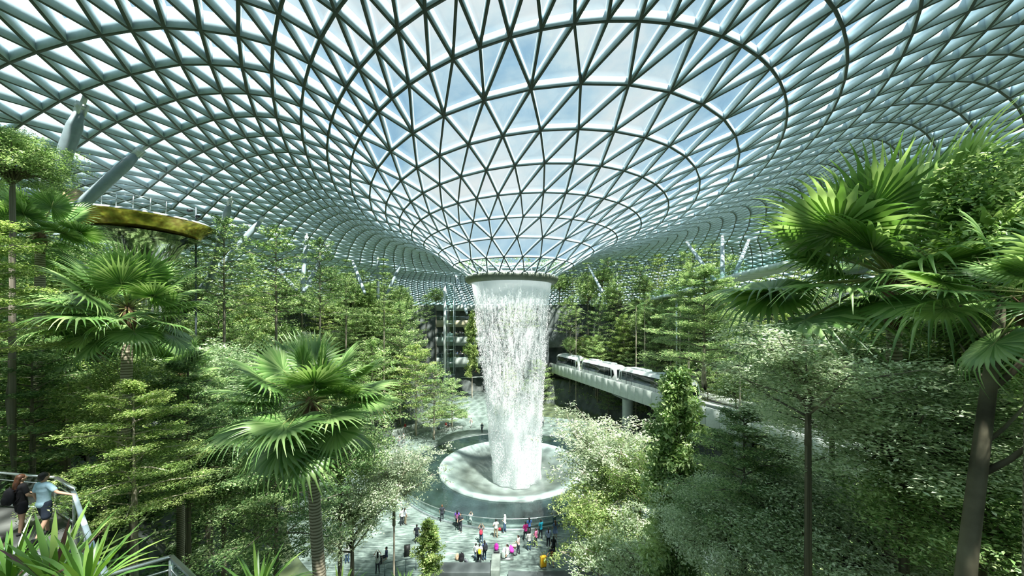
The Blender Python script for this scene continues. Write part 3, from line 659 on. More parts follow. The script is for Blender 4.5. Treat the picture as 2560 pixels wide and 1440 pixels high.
# right of the plaza
tree('vase_pale', 1520, 1130, 30.0, 150, 'pale feathery tree at the right of the bowl, lowest boughs over the water', .75, 'p', .10)
tree('vase_yel', 1500, 1290, 26.0, 130, 'yellow-green feathery tree beside the lamp post on the plaza', .9, 'd', .10)
tree('vase_mid', 1600, 1370, 22.0, 130, 'slender feathery tree at the bottom, right of the plaza', 1.0, 'd', .12)
tree('vase_yel', 1600, 1180, 27.0, 100, 'light green feathery tree against the columnar tree', .9, 'd', .10)
# in front of the plaza on the left
tree('vase_pale', 985, 1180, 24.0, 105, 'young silvery tree with a bare brown trunk left of the pool', .85, 'p', .08)
tree('column_light', 1072, 1370, 24.5, 38, 'small yellow-green tree standing on the plaza', .82, 'd', .05, zb=0)
tree('bushy_mid', 850, 1130, 20.0, 110, 'round glossy tree behind the tall palm trunk', 1.1, 'd')
tree('vase_mid', 880, 1260, 21.0, 110, 'airy green tree left of the plaza edge', 1.1, 'd')
tree('layered_near', 690, 1230, 15.0, 120, 'dark layered tree left of the tall palm trunk', 1.0, 'd')
tree('bushy_mid', 560, 1180, 16.0, 110, 'bushy tree between the yellow-green tree and the tall palm', 1.1, 'd')
# left garden
tree('layered_neary', 335, 1130, 12.0, 118, 'yellow-green layered tree in the lower left garden', 1.0, 'p', .12, zb=11.5)
tree('bushy_yel', 330, 985, 15.0, 110, 'round yellow-green treetop below the widest left palm', 1.0, 'd')
tree('layered_near', 80, 1010, 14.0, 130, 'dense green tree at the left edge above the strolling couple', .9, 'd')
tree('layered_neary', -60, 720, 11.0, 120, 'sunlit tree with drooping leaves at the upper left edge', 1.1, 'd', zb=14)
tree('bushy_near', 30, 400, 13.0, 110, 'dark treetop against the roof in the upper left corner of the garden', .9, 'd', zb=15)
tree('bushy_mid', 215, 690, 22.0, 120, 'bushy tree behind the left edge palm', .8, 'd')
tree('bushy_blue', 520, 930, 22.0, 110, 'blue-green bushy tree right of the low fan palm', .8, 'd')
tree('layered_near', 470, 1070, 15.0, 120, 'green layered tree behind the yellow-green one', 1.0, 'd')
tree('layered_far', 160, 930, 19.0, 130, 'green tree under the small fan palm', .8, 'd')
tree('bushy_mid', 640, 1060, 19.0, 110, 'leafy tree behind the left fronds of the tall palm', .9, 'd')
# trees against the roof, far left
for a in [('layered_far', 560, 665, 34, 75, 'open layered tree beside the two leaning columns', 1.1), ('layered_far2', 690, 690, 40, 75, 'dark layered tree right of the leaning columns', 1.1),
          ('layered_far', 800, 700, 52, 55, 'tree with high flat tiers in front of the upright column', 1.3), ('tiered', 865, 730, 60, 36, 'slim dark tree with whorled tiers left of the far columns', 1.2),
          ('tiered', 960, 730, 62, 34, 'slim conifer-like tree topping the far left grove', 1.3), ('layered_yel', 1040, 940, 62, 55, 'yellow-green tree at the head of the path left of the waterfall', 1.0),
          ('layered_far', 1000, 860, 66, 60, 'pale green tree below the far terraces', 1.2), ('layered_far', 1085, 990, 60, 50, 'light tree over the benches behind the pool', 1.1),
          ('layered_far', 1130, 1000, 66, 38, 'small tree nearest the waterfall on the far path', 1.0), ('layered_far2', 930, 960, 54, 62, 'green tree over the stone seats left of the pool', 1.2),
          ('column_light', 1180, 860, 92, 22, 'narrow tree hugging the left side of the waterfall', 1.6), ('bushy_far', 1090, 740, 98, 24, 'small treetop above the building terraces', 1.0)]:
    tree(a[0], a[1], a[2], a[3], a[4], a[5], a[6], 'p' if a[2] > 850 else 'd')
for i, (k, px, py, Y, R) in enumerate([('layered_far2', 1425, 790, 88, 30), ('bushy_far', 1470, 735, 90, 30), ('layered_far', 1500, 800, 82, 34), ('layered_far2', 1545, 750, 82, 34), ('layered_yel', 1560, 840, 76, 34), ('bushy_far', 1610, 800, 74, 34), ('layered_far', 1640, 860, 68, 36), ('tiered', 1405, 735, 94, 24), ('layered_far', 1600, 720, 80, 34), ('bushy_far', 1680, 770, 66, 36), ('layered_far', 1520, 690, 88, 30), ('tiered', 1580, 665, 86, 30), ('layered_far2', 1490, 880, 78, 26), ('bushy_far', 1425, 860, 84, 18)]):
    tree(k, px, py, Y, R, GL0[i % 3] + ' on the ledges right of the waterfall', 1.15, group=GL0[i % 3] + 's on the ledges right of the waterfall')
for i, (px, py, Y, R) in enumerate([(1030, 800, 88, 30), (1000, 750, 84, 32), (1045, 870, 84, 26), (965, 820, 80, 34), (930, 760, 78, 34), (1065, 770, 92, 20)]):
    tree(('layered_far2', 'bushy_far', 'layered_far')[i % 3], px, py, Y, R, GL0[i % 3] + ' left of the far balconies', 1.2, group=GL0[i % 3] + 's left of the far balconies', zb=4)
# woods on the far left slope: rows of look-alike trees
rng = np.random.RandomState(21)
kinds = ['layered_far', 'layered_far2', 'bushy_far', 'layered_yel', 'bushy_far', 'layered_far', 'tiered_light']
GL = {'layered_far': 'mid green layered tree', 'layered_far2': 'dark green layered tree', 'bushy_far': 'dark round-headed tree', 'layered_yel': 'yellow-green layered tree', 'tiered_light': 'slim tree with separate tiers', 'tiered': 'slim dark tree with separate tiers', 'bushy_blue': 'blue-green round-headed tree'}
def wood(th0, th1, r0, r1, n, where, seed, R=(2.0, 3.1), hh=(3.5, 7.5), kinds=kinds, avoid=None):
    rng = np.random.RandomState(seed); made = 0; pts = []; tries = 0
    while made < n and tries < 4000:
        tries += 1; a = math.radians(th0 + (th1 - th0) * rng.rand()); r = r0 + (r1 - r0) * rng.rand(); x, y = AX + r * math.cos(a), AY + r * math.sin(a)
        if y < 9 or math.hypot(x, y) < 12 or (avoid and avoid(x, y)): continue
        if any((x - u) ** 2 + (y - v) ** 2 < 6.5 for u, v in pts): continue
        pts.append((x, y)); k = kinds[rng.randint(len(kinds))]; RR = R[0] + (R[1] - R[0]) * rng.rand(); g = float(ground(x, y)); H_ = hh[0] + (hh[1] - hh[0]) * rng.rand()
        H_ = min(H_, roofz(x, y) - g - 1.6 * RR)
        if H_ < 1.5: continue
        tree_at(k, (x, y, g + H_), RR, g, GL[k] + ' ' + where, 1.0 + .25 * rng.rand(), 'd', None, GL[k] + 's ' + where); made += 1
via = lambda x, y: abs((x - 8.4) - (94 - y) * .3137) < 4.2
wood(118, 150, 27, 48, 38, 'on the far left slope', 1, hh=(3, 6.2), avoid=lambda x, y: x / y > -.30)
wood(150, 205, 26, 46, 48, 'on the steep left slope', 2, hh=(3, 6))
wood(205, 238, 26, 44, 22, 'on the near left slope', 3)
wood(58, 92, 36, 50, 26, 'on the far right slope behind the waterfall', 4, avoid=via)
wood(20, 58, 29, 47, 34, 'on the right slope beyond the train', 5, avoid=via)
wood(-30, 20, 27, 44, 24, 'on the right slope behind the spreading trees', 6, avoid=lambda x, y: via(x, y) or y < 16)
# slim feather palms on the right terraces
for i, (px, py, Y) in enumerate([(1700, 790, 52), (1722, 800, 53), (1590, 770, 66), (1612, 775, 67), (1440, 780, 82), (1850, 800, 44)]):
    c = at(px, py, Y); feather_palm(c, min(c.z - 2, float(ground(c.x, c.y))), 1.9, 'slim feather-leaved palm with a thin pale trunk on the right terraces', 'slim palms on the right terraces')
# shrubs along the terraces
def shrubs(th0, th1, r0, r1, n, where, seed, ks, s0=.8, s1=1.7, avoid=None):
    rng = np.random.RandomState(seed)
    cn = ['mid green shrub', 'dark green shrub', 'yellow-green shrub', 'blue-green shrub', 'pale silvery shrub']
    for _ in range(n):
        a = math.radians(th0 + (th1 - th0) * rng.rand()); r = r0 + (r1 - r0) * rng.rand() ** .8; x, y = AX + r * math.cos(a), AY + r * math.sin(a); k = ks[rng.randint(len(ks))]
        if math.hypot(x, y) < 8 or (avoid and avoid(x, y)): continue
        shrub(x, y, s0 + (s1 - s0) * rng.rand(), k, cn[k] + ' ' + where, cn[k] + 's ' + where)
shrubs(112, 205, 25, 46, 110, 'under the trees of the left slope', 31, [0, 1, 2, 3, 0])
shrubs(205, 256, 27, 45, 50, 'under the palms of the near left garden', 32, [0, 1, 3, 0])
shrubs(22, 92, 29, 48, 80, 'on the planted ledges of the far right slope', 33, [0, 1, 2, 3], avoid=via)
shrubs(-70, 20, 26, 45, 50, 'under the trees of the near right slope', 34, [0, 1, 3], avoid=via)
# undergrowth carpeting all the slopes
def undergrowth(name, th0, th1, n, label, seed, mat, sz=.3, y0=-2):
    rng = np.random.RandomState(seed); a = np.radians(th0 + (th1 - th0) * rng.rand(n)); r = 25 + 24 * rng.rand(n); x = AX + r * np.cos(a); y = AY + r * np.sin(a)
    g = ground(x, y); ok = (g > .3) & (y > y0) & (np.hypot(x, y) > 7) & ~((np.abs((x - 8.4) - (94 - y) * .3137) < 3) & (g > 4)); x, y, g = x[ok], y[ok], g[ok]
    V, Fq = leaves(np.stack([x, y, g + .1 + .5 * rng.rand(len(x))], 1), 3, (.25, .25, .12), sz, rng, .6)
    o = mesh(name, V, Fq, mat); tag(o, label, 'undergrowth', kind='stuff')
undergrowth('undergrowth', 110, 255, 22000, 'leafy ground cover on the terraces of the left slope', 41, L_mid)
undergrowth('undergrowth', -75, 95, 22000, 'leafy ground cover on the terraces of the right slope', 42, L_deep)
rng = np.random.RandomState(51); a = rng.rand(900) * 2 * PI; r = 6.2 + 1.2 * rng.rand(900)
zz = np.array([roofz(AX + q * math.cos(b), AY + q * math.sin(b)) for q, b in zip(r, a)]) + .75
V, Fq = leaves(np.stack([AX + r * np.cos(a), AY + r * np.sin(a), zz], 1), 4, (.12, .12, .12), .22, rng, .5)
tag(mesh('rim_planting', V, Fq, L_mid), 'green planting behind the glass just above the oculus ring', 'planting', kind='stuff')
# ---------------------------------------------------------------- steel columns under the roof
def column(px, py, bx, by, Yb, label, r=.33, zb=None):
    """top at the roof seen at px,py; foot seen at bx,by at distance Yb"""
    a = to_roof(px, py); b = at(bx, by, Yb); d = (b - a).normalized()
    if zb is None: zb = min(b.z, max(float(ground(b.x, b.y)) - .2, b.z - 1.5))
    if b.z > zb + .3: b = b + d * ((b.z - zb) / max(.3, -d.z))
    e = empty('steel_column', (b.x, b.y, b.z), 0, label, 'column', 'slanting steel columns of the roof'); o = Vector(e.location)
    mb = MB(); L_ = (b - a).length; mb.tube([a - o + d * .9, a - o + d * 1.7, (a + b) / 2 - o, b - d * 1.2 - o, b - o], [r * .62, r, r, r, r * .7], 16); mb.build('shaft', M_col, e, True)
    mb = MB(); mb.tube([a - o - d * .1, a - o + d * .35], [r * .35, r * .35], 8)
    s = d.cross(Vector((0, 0, 1))).normalized(); mb.bar(a - o + d * .3 - s * .14, a - o + d * .95 - s * .14, .07, r * 1.2); mb.bar(a - o + d * .3 + s * .14, a - o + d * .95 + s * .14, .07, r * 1.2)
    mb.tube([a - o + d * .55 - s * .26, a - o + d * .55 + s * .26], [.12, .12], 10)
    mb.build('pin_joint', M_white, e)
    return e
column(212, 245, 140, 445, 20.5, 'thickest slanting column at the upper left, most upright of the nearest pair')
column(364, 366, 195, 520, 24.0, 'second slanting column from the left, leaning hard over the mirrored canopy')
column(578, 492, 528, 690, 39, 'column leaning slightly, behind the open layered tree left of centre')
column(662, 540, 528, 692, 39.5, 'column leaning far over, meeting its twin at the foot left of centre')
column(767, 586, 757, 700, 49, 'nearly upright thin column behind the dark layered tree', .28)
column(822, 612, 772, 705, 50, 'thin slanting column next to the nearly upright one', .28)
column(692, 668, 732, 715, 52, 'short column leaning right behind the left woods', .28, 24)
column(945, 640, 945, 735, 72, 'distant upright column left of the glass lift', .3)
column(1005, 652, 974, 720, 74, 'distant column leaning left, beside the upright one', .3)
column(880, 650, 905, 715, 66, 'distant column leaning right, left of the upright one', .3)
column(1140, 690, 1163, 770, 90, 'far column just left of the waterfall ring', .4)
column(1468, 660, 1498, 715, 76, 'far slanting column just right of the waterfall ring', .3)
column(1806, 590, 1806, 695, 52, 'upright column behind the glass bridge', .32)
column(1716, 605, 1780, 692, 53, 'long slanting column left of the upright one by the glass bridge', .3)
column(1872, 600, 1835, 692, 52, 'slanting column right of the upright one by the glass bridge', .3)
column(1540, 650, 1545, 740, 84, 'far thin column among the treetops right of the waterfall', .3)

# ---------------------------------------------------------------- building terraces in the gap behind the pool
M_fascia = pbr('fascia_panel', (.36, .42, .38), .6, .3, var=.05)
M_beige = pbr('beige_balcony', (.50, .46, .30), .6, .3, var=.05)
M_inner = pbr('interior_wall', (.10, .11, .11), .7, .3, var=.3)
bx0, bx1, BY = -30.0, -7.0, 100.5
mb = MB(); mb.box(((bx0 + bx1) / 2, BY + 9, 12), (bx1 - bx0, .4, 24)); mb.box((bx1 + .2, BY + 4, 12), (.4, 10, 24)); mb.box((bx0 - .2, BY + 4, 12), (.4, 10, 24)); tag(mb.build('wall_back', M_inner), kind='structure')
def slab(z, th, m, mat, depth=9.0, x0=bx0, x1=bx1, y=BY):
    mb = MB(); n = 12; pts = [(x0 + (x1 - x0) * i / n, y - m * math.sin(PI * i / n)) for i in range(n + 1)]
    V = []; Fc = []
    for x, yy in pts: V += [(x, yy, z - th), (x, yy, z), (x, y + depth, z), (x, y + depth, z - th)]
    for i in range(n):
        for k in range(4): a = i * 4 + k; b = i * 4 + (k + 1) % 4; Fc.append((a, b, b + 4, a + 4))
    mb.add(V, Fc); return mb, pts
for i, (z, th, mat, nm) in enumerate([(9.6, 2.6, M_fascia, 'floor_first'), (15.3, 2.4, M_fascia, 'floor_second'), (19.9, 1.9, M_beige, 'floor_third'), (24.2, 1.6, M_fascia, 'floor_roof')]):
    mb, pts = slab(z, th, 2.0 - .4 * i, mat); tag(mb.build(nm, mat), kind='structure')
    r = empty('balcony_railing', (0, 0, z), 0, ['glass railing on the lowest far balcony', 'glass railing on the crowded middle balcony', 'glass railing on the beige balcony', 'glass railing along the garden level above the far balconies'][i], 'railing', 'glass railings of the far balconies')
    g1 = MB(); g2 = MB()
    for (xa, ya), (xb, yb) in zip(pts, pts[1:]):
        g1.add([(xa, ya + .1, 0), (xb, yb + .1, 0), (xb, yb + .1, 1.1), (xa, ya + .1, 1.1)], [(0, 1, 2, 3)]); g2.bar((xa, ya + .1, 1.12), (xb, yb + .1, 1.12), .06, .05)
    g1.build('glass_panel', M_rail, r); g2.build('handrail', M_chrome, r)
o = MB(); o.box((-7.9, BY - 1.8, 8.3), (1.6, .12, .9)); tag(o.build('video_screen', M_black), 'black rectangular screen on the fascia of the lowest far balcony', 'screen')
o = MB(); o.box((0, 0, 1.3), (3.2, 2.0, 2.6)); oo = o.build('orange_panel', pbr('orange_red_panel', (.55, .14, .05), .5)); oo.location = (-12.6, BY + 2, 4.0); oo.rotation_euler = (0, .5, 0); tag(oo, 'slanting orange-red panel in the shade under the lowest far balcony', 'panel')
o = MB(); o.box((-16, BY + 4.5, 3.9), (17, 9, .3)); tag(o.build('floor_mezzanine', M_fascia), kind='structure')
# glass lift
lf = empty('glass_lift', (-18.0, 96, 0), 0, 'slim glass lift shaft with a pale steel mast in front of the far balconies', 'lift')
mb = MB(); mb.box((0, 0, 15), (.55, .55, 29.6)); mb.build('mast', M_white, lf)
mb = MB()
for z in (5, 8.5, 12, 15.5, 19, 22.5, 26, 29.6):
    for dx, dy in ((1.2, 0), (1.2, 2.4)): mb.box((dx, dy, z), (2.4, .12, .12))
    for dx in (0, 2.4): mb.box((dx, 1.2, z), (.12, 2.4, .12))
for dx in (.05, 2.4):
    for dy in (0, 2.4): mb.box((dx, dy, 16.5), (.14, .14, 26.4))
mb.build('shaft_frame', M_chrome, lf)
mb = MB(); mb.add([(0, 0, 3.4), (2.4, 0, 3.4), (2.4, 0, 29.6), (0, 0, 29.6), (2.4, 2.4, 3.4), (2.4, 2.4, 29.6)], [(0, 1, 2, 3), (1, 4, 5, 2)]); mb.build('shaft_glass', M_rail, lf)
mb = MB(); mb.box((1.25, 1.2, 15.2), (1.9, 1.9, 2.3)); bevel(mb.build('cabin', pbr('cabin_metal', (.35, .42, .42), .3, .5, .4), lf), .1)
# ---------------------------------------------------------------- viaduct
VA = Vector((8.4, 94, 0)); VD = Vector((.3137, -1, 0)).normalized(); VS = Vector((VD.y, -VD.x, 0))     # VS points away from the pool
if VS.x < 0: VS = -VS
rzv = math.atan2(VD.y, VD.x)
vd = empty('viaduct', (VA.x, VA.y, 0), rzv, 'pale concrete railway viaduct crossing beside the pool', 'viaduct')
def loc(s, w_, z): return (s, w_ * -1.0 if VS.dot(Vector((-VD.y, VD.x, 0))) < 0 else w_, z)
SG = 1 if VS.dot(Vector((-VD.y, VD.x, 0))) > 0 else -1
L0, L1 = -14.0, 92.0
def vbox(mb, s0, s1, w0, w1, z0, z1): mb.box(((s0 + s1) / 2, SG * (w0 + w1) / 2, (z0 + z1) / 2), (s1 - s0, abs(w1 - w0), z1 - z0))
mb = MB(); n = 1
for s in np.arange(L0, L1, 2.0):         # the facing panels, with open joints
    vbox(mb, s + .02, s + 1.98, -.0, .28, 6.9, 9.15)
bevel(mb.build('side_panel', pbr('viaduct_concrete', (.52, .58, .53), .6, .4, var=.04), vd), .02, 1)
mb = MB(); vbox(mb, L0, L1, .2, 8.2, 7.3, 8.0); vbox(mb, L0, L1, 1.2, 3.2, 6.5, 7.4); vbox(mb, L0, L1, 5.2, 7.2, 6.5, 7.4); vbox(mb, L0, L1, .06, .3, 9.15, 9.22); mb.build('deck', M_conc, vd)
mb = MB(); vbox(mb, L0, L1, 8.0, 8.3, 7.0, 9.1); vbox(mb, L0, L1, 4.1, 4.35, 8.0, 8.75); mb.build('far_parapet', pbr('viaduct_concrete', (.52, .58, .53)), vd)
mb = MB()
for w_ in (1.15, 2.95, 5.3, 7.1): vbox(mb, L0, L1, w_, w_ + .5, 8.0, 8.22)
mb.build('running_track', M_black, vd)
mb = MB()
for w_ in (2.2, 6.3): vbox(mb, L0, L1, w_, w_ + .12, 8.0, 8.3)
mb.build('guide_rail', M_chrome, vd)
for s in (6.5, 31.0, 54.0, 76.0):
    mb = MB(); mb.lathe([(.95, -.1), (.95, 6.2)], (s, SG * 3.6, 0), 20); mb.add([(s - 1, SG * .8, 6.5), (s + 1, SG * .8, 6.5), (s + 1, SG * 7.4, 6.5), (s - 1, SG * 7.4, 6.5), (s - .8, SG * 2.6, 5.6), (s + .8, SG * 2.6, 5.6), (s + .8, SG * 5.0, 5.6), (s - .8, SG * 5.0, 5.6)], [(0, 1, 2, 3), (4, 5, 6, 7), (0, 1, 5, 4), (1, 2, 6, 5), (2, 3, 7, 6), (3, 0, 4, 7)])
    mb.build('pier', M_conc, vd, True)
# tunnel mouth
pw = MB(); P0 = VA + VD * 5.5
tp = empty('tunnel_portal', (P0.x, P0.y, 0), rzv, 'dark grey stone tunnel mouth that the railway runs out of', 'tunnel')
mb = MB(); mb.box((-1.2, SG * -5.2, 9), (2.4, 8.5, 18)); mb.box((-1.2, SG * 13, 9), (2.4, 8.5, 18)); mb.box((-1.2, SG * 4, 15.6), (2.4, 10, 4.8)); mb.build('stone_surround', M_dark, tp)
mb = MB(); mb.box((-8, SG * 4, 9.5), (.4, 10, 8)); mb.build('inner_wall', M_black, tp)
# train: three cars
M_body = pbr('train_white', (.80, .84, .82), .25, .6, var=.02); M_win = pbr('dark_window', (.012, .02, .02), .06, .8, var=.1); M_line = pbr('door_seam', (.06, .08, .08), .4); M_under = pbr('underframe', (.03, .03, .035), .6)
def train_car(s0, s1, label):
    L_ = s1 - s0; e = empty('train_car', tuple(VA + VD * (s0 + L_ / 2) + VS * 2.3), rzv, label, 'train car', 'driverless train on the viaduct'); z0 = 8.55; W = 1.42; h = 3.2; hl = L_ / 2
    sec = [(-W * .96, z0), (-W, z0 + .5), (-W, z0 + 1.25), (-W * .95, z0 + 2.55), (-W * .72, z0 + 3.05), (0, z0 + h), (W * .72, z0 + 3.05), (W * .95, z0 + 2.55), (W, z0 + 1.25), (W, z0 + .5), (W * .96, z0)]
    mb = MB(); st = [(-hl, .80, .40), (-hl + .25, .90, .2), (-hl + 1.3, 1, 0), (hl - 1.3, 1, 0), (hl - .25, .90, .2), (hl, .80, .40)]; V = []; k = len(sec)
    for s, f, lean in st:
        for y, z in sec: V.append((s - (np.sign(s) * lean * 1.2 * (z - z0) / h if abs(s) > hl - 1 else 0), y * f, z0 + (z - z0) * (1 - .10 * (1 - f) * 5 * ((z - z0) / h)) ))
    Fc = [(i * k + j, i * k + (j + 1) % k, (i + 1) * k + (j + 1) % k, (i + 1) * k + j) for i in range(len(st) - 1) for j in range(k)] + [tuple(range(k)), tuple(range(len(V) - 1, len(V) - 1 - k, -1))]
    mb.add(V, Fc); bevel(mb.build('body', M_body, e), .05, 2)
    for sd in (-1, 1):
        mb = MB(); a, b = -hl + 1.35, hl - 1.35
        mb.add([(a, sd * (W + .012), z0 + 1.1), (b, sd * (W + .012), z0 + 1.1), (b - .35, sd * (W * .955 + .012), z0 + 2.6), (a + .1, sd * (W * .955 + .012), z0 + 2.6), (a, sd * (W - .05), z0 + 1.1), (b, sd * (W - .05), z0 + 1.1), (b - .35, sd * (W * .955 - .05), z0 + 2.6), (a + .1, sd * (W * .955 - .05), z0 + 2.6)], [(0, 1, 2, 3), (0, 1, 5, 4), (1, 2, 6, 5), (2, 3, 7, 6), (3, 0, 4, 7)])
        mb.build('window_band', M_win, e)
        for dpos in (-.28, .28):
            mb = MB()
            for q in (-.7, .7): mb.box((dpos * L_ + q, sd * (W + .015), z0 + 1.35), (.05, .04, 2.3))
            mb.build('door', M_line, e)
        mb = MB()
        for q in np.arange(-hl + 1.4, hl - 1.2, 1.25): mb.box((q, sd * (W + .004), z0 + .7), (.02, .02, .75))
        mb.build('skirt_panel_seam', M_line, e)
        mb = MB(); mb.add([(-hl + 1.2 , sd * (W + .0), z0 + .9), (-hl + .75, sd * W * .985, z0 + 1.1), (-hl + .95, sd * W * .97, z0 + 2.3), (-hl + 1.2, sd * (W * .97), z0 + 2.4)], [(0, 1, 2, 3)])
        mb.add([(hl - .42, sd * (W * .97 + .02), z0 + 1.5), (hl - 1.15, sd * (W * 1.0 + .02), z0 + .8), (hl - 1.15, sd * (W * .975 + .02), z0 + 2.3), (hl - .7, sd * (W * .95 + .02), z0 + 2.3)], [(0, 1, 2, 3)]); mb.build('corner_window', M_win, e)
    for en in (-1, 1):
        mb = MB(); mb.add([(en * (hl + .02 - .48 * .25), -W * .6, z0 + 1.0), (en * (hl + .02 - .48 * .25), W * .6, z0 + 1.0), (en * (hl + .03 - .48 * .78), W * .55, z0 + 2.45), (en * (hl + .03 - .48 * .78), -W * .55, z0 + 2.45)], [(0, 1, 2, 3)]); mb.build('end_window', M_win, e)
    mb = MB(); mb.box((-L_ * .2, 0, z0 + h + .05), (L_ * .25, 1.2, .22)); mb.box((L_ * .2, 0, z0 + h + .05), (L_ * .25, 1.2, .22)); bevel(mb.build('roof_unit', pbr('roof_grey', (.55, .62, .62), .5), e), .05)
    mb = MB(); mb.box((0, 0, z0 - .15), (L_ - 1.6, 2.1, .3)); mb.build('underframe', M_under, e)
    for q in (-.3, .3):
        mb = MB()
        for sd in (-1, 1): mb.tube([(q * L_, sd * .75, z0 - .1), (q * L_, sd * 1.1, z0 - .1)], [.36, .36], 14)
        mb.build('wheel_pair', M_black, e)
    return e
def s_at(px): # distance along the viaduct of that column of the view
    k = (px - X0) / F; o = VA + VS * .9; return (o.x - k * o.y) / (k * VD.y - VD.x)
train_car(s_at(1388), s_at(1446), 'rearmost train car, nearest the tunnel mouth')
train_car(s_at(1450), s_at(1538), 'middle train car on the viaduct')
train_car(s_at(1542), s_at(1716), 'front train car, its nose behind the columnar tree')
# ---------------------------------------------------------------- glass bridge on the right
gb = empty('glass_bridge', (0, 0, 0), 0, 'curved glass walkway at the upper right in front of the upright column', 'bridge')
pts = [Vector((29.5, 73, 24.3)), Vector((28.6, 64, 24.35)), Vector((27.5, 55, 24.5)), Vector((26, 45, 24.6)), Vector((24.6, 36, 24.7)), Vector((24, 30, 24.7))]
def curve(pts, n=24):
    out = []
    for i in range(n + 1):
        t = i / n * (len(pts) - 1); k = min(int(t), len(pts) - 2); f = t - k; a = pts[max(k - 1, 0)]; b = pts[k]; c = pts[k + 1]; d = pts[min(k + 2, len(pts) - 1)]
        out.append(.5 * ((2 * b) + (c - a) * f + (2 * a - 5 * b + 4 * c - d) * f * f + (3 * b - a - 3 * c + d) * f ** 3))
    return out
cp = curve(pts)
mb = MB()
for a, b in zip(cp, cp[1:]): mb.bar(a, b, 2.6, .45)
mb.build('deck', pbr('bridge_deck', (.50, .60, .58), .4, var=.04), gb)
for k in (-1, 1):
    gl = MB(); hr_ = MB()
    for a, b in zip(cp, cp[1:]):
        s = (b - a).cross(Vector((0, 0, 1))).normalized() * 1.25
        gl.add([tuple(a + s * k + Vector((0, 0, .2))), tuple(b + s * k + Vector((0, 0, .2))), tuple(b + s * k + Vector((0, 0, 1.45))), tuple(a + s * k + Vector((0, 0, 1.45)))], [(0, 1, 2, 3)]); hr_.bar(a + s * k + Vector((0, 0, 1.47)), b + s * k + Vector((0, 0, 1.47)), .07, .06)
    gl.build('glass_panel', M_rail, gb); hr_.build('handrail', M_chrome, gb)
for a in (cp[6],):
    m = MB(); g = float(ground(a.x, a.y)); m.tube([(a.x, a.y, g - .2), (a.x, a.y, a.z - .2)], [.16, .16], 10); m.build('support_post', M_chrome, gb)
# ---------------------------------------------------------------- mirrored canopy on the left
M_mirror = pbr('polished_mirror', (.72, .74, .70), .06, .5, 1.0, var=.03, bump=.12, bscale=.6)
M_gold = pbr('amber_mirror', (.95, .56, .16), .16, .5, .9, var=.25, bump=.6, bscale=1.0)
c = at(335, 572, 31.0); mc = empty('mirrored_canopy', (c.x, c.y, 24 - 1.0), 0, 'mirror-polished flared canopy with an amber underside, on a tapering stem', 'canopy')
z1 = c.z - 23; R_ = 5.0; mc.rotation_euler = (0, .05, 0)
mb = MB(); mb.lathe([(1.6, -2.6), (1.5, z1 - 4), (1.7, z1 - 2.6), (2.3, z1 - 1.4), (3.0, z1 - .8), (3.6, z1 - .55)], (1.0, 0, 0), 48, sx=1.0, sy=1.0); mb.build('stem', M_mirror, mc, True)
mb = MB(); mb.lathe([(3.5, z1 - .57), (4.0, z1 - .40), (R_ * .86, z1 + .1), (R_, z1 + .55), (R_ + .05, z1 + .7)], (.5, 0, 0), 64, sy=.9); u = mb.build('underside', M_gold, mc, True)
mb = MB(); mb.lathe([(R_ + .05, z1 + .7), (R_ - .1, z1 + .85), (R_ * .5, z1 + 1.0), (.1, z1 + .95)], (.5, 0, 0), 64, sy=.9); mb.build('top', pbr('canopy_top', (.45, .50, .48), .4, .5, .3), mc, True)
mb = MB()
for k in range(9):
    a = -PI * .85 + k * .28; x, y = .5 + (R_ - 1.4) * math.cos(a), (R_ - 1.4) * .9 * math.sin(a); mb.bar((x, y, z1 + 1.0), (x, y, z1 + 2.1), .05, .05)
    if k: mb.bar((x0_, y0_, z1 + 2.1), (x, y, z1 + 2.1), .05, .05); mb.bar((x0_, y0_, z1 + 1.55), (x, y, z1 + 1.55), .03, .03)
    x0_, y0_ = x, y
mb.build('safety_rail', M_chrome, mc)
mb = MB(); mb.tube([(-2.6, -2.5, z1 + 1.65), (-2.2, -2.6, z1 + 1.65)], [.75, .75], 20); mb.build('round_duct', pbr('brass_disc', (.45, .36, .2), .4, .5, .6), mc, True)
# ---------------------------------------------------------------- lamp masts
def mast(px, py0, py1, Y, label, heads=3):
    a = at(px, py0, Y); b = at(px, py1, Y); g = float(ground(b.x, b.y)); z0 = min(b.z, max(g, b.z - 12)) if g < b.z else g
    e = empty('light_mast', (b.x, b.y, z0), 0, label, 'lamp post'); h = a.z - z0
    mb = MB(); mb.tube([(0, 0, 0), (0, 0, h)], [.10, .07], 10); mb.build('pole', pbr('mast_grey', (.08, .10, .11), .4), e)
    for k in range(heads):
        mb = MB(); zz = h - .3 - .55 * k; s = 1 if k % 2 else -1; mb.tube([(0, 0, zz), (s * .35, -.1, zz)], [.03, .03], 6); mb.tube([(s * .35, -.02, zz), (s * .42, -.35, zz - .12)], [.11, .15], 10); mb.build('spotlight', M_black, e)
    return e
mast(490, 518, 740, 33, 'dark mast with spotlights at the right edge of the mirrored canopy')
mast(101, 375, 470, 19, 'mast with spotlights between the left edge trees and the nearest column')
# plaza lamp post with white globes
p = onfloor(1447, 1475); e = empty('plaza_lamp_post', (p.x, p.y, 0), 0, 'tall plaza lamp post with two small white heads, in front of the feathery trees', 'lamp post')
h = at(1447, 1238, p.y).z; mb = MB(); mb.tube([(0, 0, 0), (0, 0, h)], [.09, .06], 10); mb.build('pole', pbr('mast_grey', (.08, .10, .11), .4), e)
for s in (-1, 1): mb = MB(); mb.tube([(0, 0, h - .25), (s * .28, 0, h - .12)], [.02, .02], 6); mb.ball((s * .3, 0, h - .05), .12); mb.build('lamp_head', M_white, e, True)
